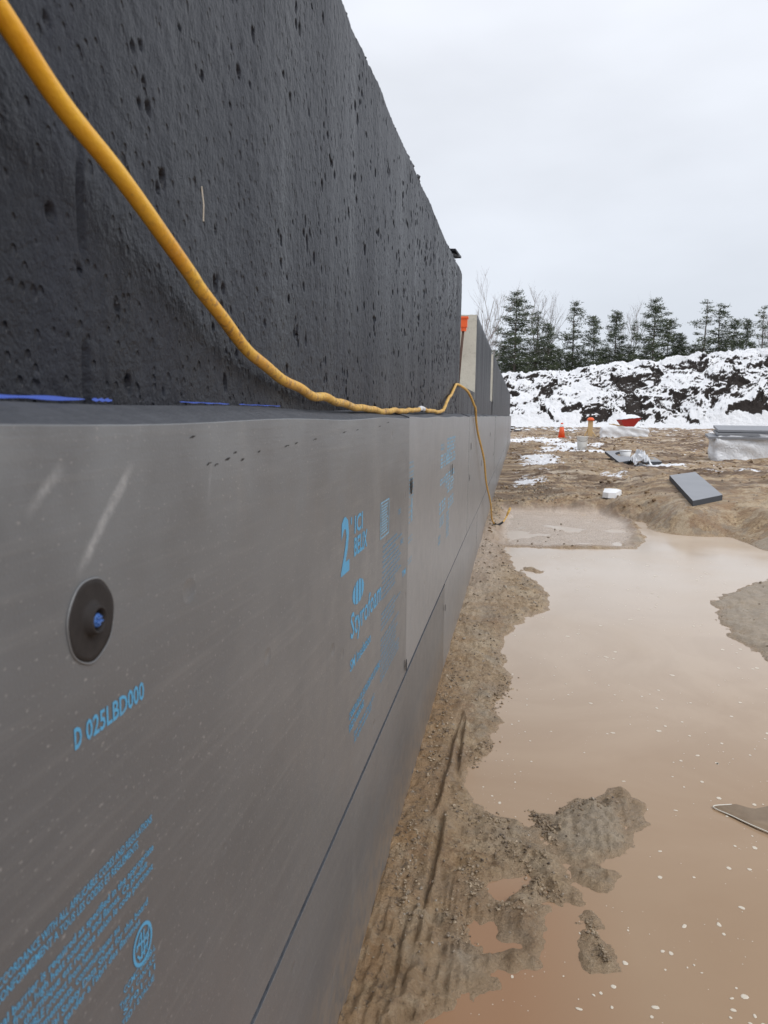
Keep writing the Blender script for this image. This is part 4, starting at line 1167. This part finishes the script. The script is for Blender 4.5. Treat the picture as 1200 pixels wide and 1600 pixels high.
for s_ in (-1, 1):
    b = MB(); b.tube([(.62, s_ * .06, .22), (-.2, s_ * .25, .46), (-1.0, s_ * .3, .62)], .022, 6); b.build('handle', 'wood', wb)
    b = MB(); b.tube([(-.25, s_ * .26, .46), (-.32, s_ * .26, 0), (-.2, s_ * .24, .0)], .018, 6); b.build('leg', 'rust', wb)

# a few clods of snow-edged soil by the berm foot and stones on the right bank
b = MB()
def clod(x, y, z, r, flat=.6):
    R_ = Matrix.Rotation(RNG.rand() * 6, 3, 'Z')
    jit = 1 + (RNG.rand(12) - .5) * .7
    b.add([Vector((x, y, z)) + R_ @ Vector((q[0] * r * jit[k_], q[1] * r * jit[k_] * .8, q[2] * r * flat * jit[k_])) for k_, q in enumerate(ico)], icf)
KM = 5200
cx_ = RNG.rand(KM) ** 1.2; cy_ = 6.5 + RNG.rand(KM) ** 1.5 * 34
cx_ = .05 + cx_ * (cy_ * .36 + .5)
cl = fbm(cx_, cy_, .8, 3, .6, 81)
H_, W_, S_, _ = ground_h(cx_[None], cy_[None]); H_ = H_[0]; W_ = W_[0]; S_ = S_[0]
for i in range(KM):
    if W_[i] < .03 or S_[i] > .1 or cl[i] < .02 or (1.8 < cx_[i] < 2.8 and 7.4 < cy_[i] < 11): continue
    r = (.006 + .02 * RNG.rand() ** 3) * (1 + .09 * (cy_[i] - 6))
    clod(cx_[i], cy_[i], H_[i] + r * .1, r)
o = b.build('soil_crumbs', 'clod'); tag(o, 'brown crumbs and clods of soil strewn over the churned ground', 'soil crumbs', kind='stuff')
b = MB()
# heaped crumbs along the muddy ridges near the wall
for (x0, y0, x1, y1, cnt, sp) in ((.24, 1.86, .36, 1.76, 130, .03), (.20, 1.74, .21, 1.6, 110, .025), (.33, 1.7, .40, 1.66, 90, .018), (.26, 1.59, .34, 1.6, 60, .02), (.35, 2.02, .40, 1.9, 120, .02), (.42, 2.03, .58, 2.1, 60, .03), (.15, 1.95, .28, 1.95, 110, .035), (.46, 1.59, .47, 1.53, 40, .008), (.47, 1.50, .49, 1.46, 40, .009), (.17, 1.55, .2, 1.44, 60, .025), (.05, 1.9, .06, 1.5, 150, .03), (.04, 3.2, .06, 2.0, 200, .03), (.27, 3.1, .22, 2.75, 90, .03), (.22, 2.45, .16, 2.3, 90, .025)):
    for i in range(int(cnt * 1.6)):
        t_ = RNG.rand(); x = x0 + (x1 - x0) * t_ + RNG.randn() * sp * .6; y = y0 + (y1 - y0) * t_ + RNG.randn() * sp * .8
        if x < .006: continue
        z = max(gz(x, y), WL - .001); r = (.0012 + .0045 * RNG.rand() ** 3) * (1 + .2 * (y - 1.5))
        clod(x, y, z + r * .25, r, .7)
o = b.build('mud_crumbs', 'mudcrumb'); tag(o, 'dark wet crumbs of mud heaped beside the puddle', 'mud crumbs', kind='stuff')
b = MB()
for i in range(1500):
    x = -1 + RNG.rand() * 40; y = 44 + RNG.rand() * 19; r = .05 + .22 * RNG.rand() ** 4
    z = .05 + .1 * (y - 30) / 32
    R_ = Matrix.Rotation(RNG.rand() * 6, 3, 'Z')
    b.add([Vector((x, y, z - .02)) + R_ @ Vector((q[0] * r, q[1] * r, q[2] * r * .6)) for q in ico], icf)
o = b.build('soil_clods', 'berm'); tag(o, 'dark clods of soil along the foot of the snowy berm', 'soil clods', kind='stuff')

# ---------------------------------------------------------------- snowy berm
bx = np.concatenate([np.arange(-30, -4, .5), np.arange(-4, 34, .075), np.arange(34, 120, .6)])
by = np.concatenate([np.arange(56, 78, .11), np.arange(78, 104, .6)])
BX, BY = np.meshgrid(bx, by)
crest = 4.5 + 1.2 * sstep(0, 14, BX) + .9 * sstep(10, 21, BX) - .35 * sstep(22, 30, BX) + .5 * fbm(BX, BX * 0, .12, 3, .5, 61) + .25 * fbm(BX, BX * 0, .6, 3, .5, 62)
foot = 61.5 + 1.2 * fbm(BX, BX * 0, .09, 2, .5, 63) - 2.2 * sstep(8, 22, BX)
t = np.clip((BY - foot) / 13.5, 0, 1)
prof = np.where(t < 1, 1 - (1 - t) ** 1.6, 1)
back = sstep(104, 84, BY)
BZ = crest * prof * back
amp = sstep(0, .12, t) * back
wxx = BX + 1.2 * fbm(BX, BY, .35, 3, .5, 64); wyy = BY + 1.2 * fbm(BX, BY, .35, 3, .5, 65)
rg = ridge(wxx, wyy, .38, 5, .52, 66) - .4
BZ = BZ + amp * (.95 * rg + .14 * fbm(BX, BY, 1.3, 4, .5, 67))
lowp = fbm(wxx, wyy * .8, .42, 4, .6, 68)          # bare, slumped patches
BZ = BZ - amp * .35 * sstep(.12, .3, lowp)
BZ = np.where(t <= 0, -.4 + .5 * sstep(-1.5, 0, BY - foot), BZ + .12)
cover = .14 * sstep(.05, .5, fbm(BX, BY, .16, 2, .5, 69)) + .5 * sstep(.75, 1.0, t) + .3 * sstep(.16, .02, t) + .12 + .06 * sstep(6, 1, BX) - .34 * sstep(.12, .34, lowp) * sstep(1.0, .7, t)
bm_ = grid_mesh('snowy_berm', np.stack([BX, BY, BZ], -1), 'berm', smooth=False, attrs={'cover': cover})
tag(bm_, 'long rough berm of black soil under broken snow', kind='structure')

# ---------------------------------------------------------------- trees
def pine_meshes(seed, H=15, spread=3.2, dens=1.0, sparse=0.0):
    r_ = random.Random(seed)
    tb = MB(); nb = MB(); sb = MB()
    lean = (r_.random() - .5) * .5
    def tx(z): return lean * (z / H) ** 2 + .12 * math.sin(z * .6 + seed)
    tb.tube([(tx(H * i / 8), 0, H * i / 8) for i in range(9)], [.2 * (1 - i / 8.3) + .015 for i in range(9)], 6)
    z = H * .14
    while z < H * .985:
        f = (z / H)
        nbr = r_.choice((3, 4, 5)) if f < .9 else 3
        a0 = r_.random() * 6.28
        for k in range(nbr):
            if r_.random() < .2 + sparse: continue
            a = a0 + k * 6.28 / nbr + r_.random() * .6
            ln = spread * (1 - f) ** .75 * (.3 + 1.05 * r_.random()) + .25
            up = -.1 + .6 * f + r_.random() * .55
            P = []
            for j in range(5):
                t = j / 4
                rr = ln * t
                P.append(Vector((tx(z) + rr * math.cos(a), rr * math.sin(a), z + rr * up * .5 - .18 * ln * t * (1 - t) + .22 * ln * t * t * r_.random() - .06 * ln * t)))
            tb.tube(P, [.035 * (1 - j / 5) + .006 for j in range(5)], 3, caps=False)
            nc = int((2.5 + ln * 3.6) * dens)
            for c_ in range(nc):
                t = .22 + .78 * r_.random() ** .8
                i = min(3, int(t * 4)); q = P[i].lerp(P[i + 1], t * 4 - i)
                w = (.12 + .24 * (1 - abs(t - .65))) * min(1, ln)
                q = q + Vector((r_.gauss(0, w), r_.gauss(0, w), r_.gauss(0, .15) + .06))
                q0 = q
                for s_ in range(15):
                    q = q0 + Vector((r_.gauss(0, .21), r_.gauss(0, .21), r_.gauss(0, .08)))
                    d_ = Vector((r_.gauss(0, 1), r_.gauss(0, 1), abs(r_.gauss(0, .55)) - .05)).normalized() * (.2 + .22 * r_.random())
                    sd = d_.cross(Vector((r_.gauss(0, 1), r_.gauss(0, 1), r_.gauss(0, 1)))).normalized() * .042
                    nb.add([q - sd, q + sd, q + d_], [(0, 1, 2)])
                if r_.random() < .6:
                    s0 = .08 + .12 * r_.random()
                    sb.add([q + Vector((s0 * math.cos(g), s0 * math.sin(g), .05)) for g in (0, 1.5, 3.1, 4.6)] + [q + Vector((0, 0, .11))], [(0, 1, 4), (1, 2, 4), (2, 3, 4), (3, 0, 4), (3, 2, 1, 0)])
        z += H * (.026 + .026 * r_.random())
    return tb, nb, sb
def bare_meshes(seed, H=15):
    r_ = random.Random(seed); tb = MB()
    def grow(p, d_, ln, rad, lev):
        P = [p]
        q = p; dd = d_
        for j in range(4):
            dd = (dd + Vector((r_.gauss(0, .1), r_.gauss(0, .1), .06))).normalized(); q = q + dd * ln / 4; P.append(q)
        tb.tube(P, [rad * (1 - .55 * j / 4) for j in range(5)], 4 if lev < 2 else 3, caps=False)
        if lev >= 4: return
        for k in range(5 if lev < 1 else 4):
            t = .3 + .7 * r_.random(); i = min(3, int(t * 4)); b0 = P[i].lerp(P[i + 1], t * 4 - i)
            ax = Vector((r_.gauss(0, 1), r_.gauss(0, 1), .2)).normalized()
            nd = (dd * (.9) + ax * .62).normalized()
            grow(b0, nd, ln * (.42 + .25 * r_.random()), max(rad * .5, .012), lev + 1)
    grow(Vector((0, 0, 0)), Vector((0, 0, 1)), H * .62, .15, 0)
    grow(Vector((0, 0, H * .4)), Vector((.1, 0, 1)).normalized(), H * .5, .09, 1)
    return tb
protos = []
for i, (sp, de, spar) in enumerate([(3.9, 1.15, 0), (3.2, 1.1, .05), (3.3, 1.3, 0), (3.3, .8, .25)]):
    tb, nb, sb = pine_meshes(100 + i, 15, sp, de, spar)
    root = empty('pine_tree', (0, 0, 0))
    tb.build('trunk', 'bark', root); tag(nb.build('crown', 'needles', root), kind='stuff'); tag(sb.build('snow_dusting', 'tree_snow', root), kind='stuff')
    protos.append([root, False])
bprotos = []
for i in range(2):
    root = empty('bare_tree', (0, 0, 0)); bare_meshes(200 + i).build('branches', 'pale_bark', root); bprotos.append([root, False])
def px_to_x(px, Y): return .275 + (px - 811) / 1200 * Y * 1.0
def plant(pr, px, toprow, Y, label, cat, group, rz=0, wide=1):
    hor = 650 + (px - 811) * .0125
    top = .98 + (hor - toprow) / 1200 * Y
    base = -.1
    s_ = (top - base) / 15
    loc = (px_to_x(px, Y), Y, base)
    if not pr[1]:
        o = pr[0]; pr[1] = True; o.location = loc; o.rotation_euler = (0, 0, rz)
    else: o = copy_tree(pr[0], loc, rz)
    o.scale = (s_ * wide, s_ * wide, s_)
    tag(o, label, cat, group)
    return o
GP = 'pines standing behind the snowy berm'
T = [(0, 802, 462, 98, 'tall wide pine at the left end of the row, nearest the wall', 1.15), (1, 833, 494, 102, 'slim pine just right of the wide leftmost pine', 1.0),
     (2, 851, 512, 97, 'short full pine in front of a bare tree, left part of the row', 1.05), (1, 887, 481, 100, 'tall slim pine right of the bare tree in the left half of the row', 1.05),
     (2, 917, 503, 99, 'medium pine between the tall slim pine and the pointed one', .95), (2, 948, 497, 101, 'pointed dark pine near the middle of the row', .95),
     (3, 973, 510, 104, 'thin sparse pine left of the tall middle pine', .7), (0, 1002, 478, 98, 'tallest broad pine in the middle of the row', 1.1),
     (2, 1022, 510, 100, 'lower bushy pine at the right foot of the tall middle pine', 1.1), (3, 1075, 484, 99, 'tall pine with open branches, left of its close twin', 1.1),
     (1, 1093, 490, 102, 'tall pine just right of its open branched twin', 1.1), (2, 1111, 512, 98, 'medium pine tucked right of the twin tall pines', 1.0),
     (2, 1130, 512, 101, 'narrow pine left of the thin airy pine', .75), (3, 1150, 494, 98, 'thin airy pine near the right end of the row', .95),
     (2, 1040, 530, 100, 'low round topped pine in the dip between the tall middle and twin pines', 1.1), (1, 1198, 540, 99, 'low pine at the right edge beside the leaning pole', 1.2)]
random.seed(8)
for k, px, tr, Y, lb, wd in T: plant(protos[k], px, tr, Y, lb, 'pine tree', GP, random.random() * 6, wd)
for i in range(22):
    px = 786 + i * 15 + random.random() * 8
    plant(protos[(0, 2)[i % 2]], px, 536 + random.random() * 30 - (8 if px < 860 else 0), 104 + random.random() * 8, 'short dark pine half hidden among the taller pines', 'pine tree', 'short pines filling the row behind the berm', random.random() * 6, 1.45)
for i in range(10):
    px = 1215 + i * 30 + random.random() * 16
    plant(protos[i % 3], px, 500 + random.random() * 40, 98 + random.random() * 8, 'pine beyond the right edge of the view behind the berm', 'pine tree', 'pines continuing right of the view', random.random() * 6, 1.1)
plant(bprotos[0], 750, 452, 92, 'tall bare tree rising just behind the concrete wall', 'bare tree', 'leafless trees among the pines', .4, .75)
plant(bprotos[1], 836, 480, 106, 'bare tree whose thin twigs top the slim left pine', 'bare tree', 'leafless trees among the pines', 1.9, .8)
plant(bprotos[0], 858, 486, 104, 'pale bare tree between the left pines and the tall slim pine', 'bare tree', 'leafless trees among the pines', 2.9, .8)
plant(bprotos[1], 1165, 520, 104, 'small bare tree beside the leaning pole at the right', 'bare tree', 'leafless trees among the pines', .9, .8)
plant(bprotos[1], 970, 503, 107, 'faint bare tree behind the thin sparse middle pine', 'bare tree', 'leafless trees among the pines', 4.9, .7)
# leaning pole
pl = empty('leaning_pole', (px_to_x(1176, 95), 95, -.1), label='grey leaning pole near the right end of the tree row', cat='pole')
b = MB(); b.tube([(0, 0, 0), (.7, 0, 10.6)], [.34, .26], 8); b.build('shaft', 'pole', pl, True)
b = MB(); b.tube([(.75, -.1, 10.4), (.95, 0, 10.9)], .1, 6); b.build('tip', 'pole', pl)
for pr in protos + bprotos:
    if not pr[1]: bpy.data.objects.remove(pr[0])
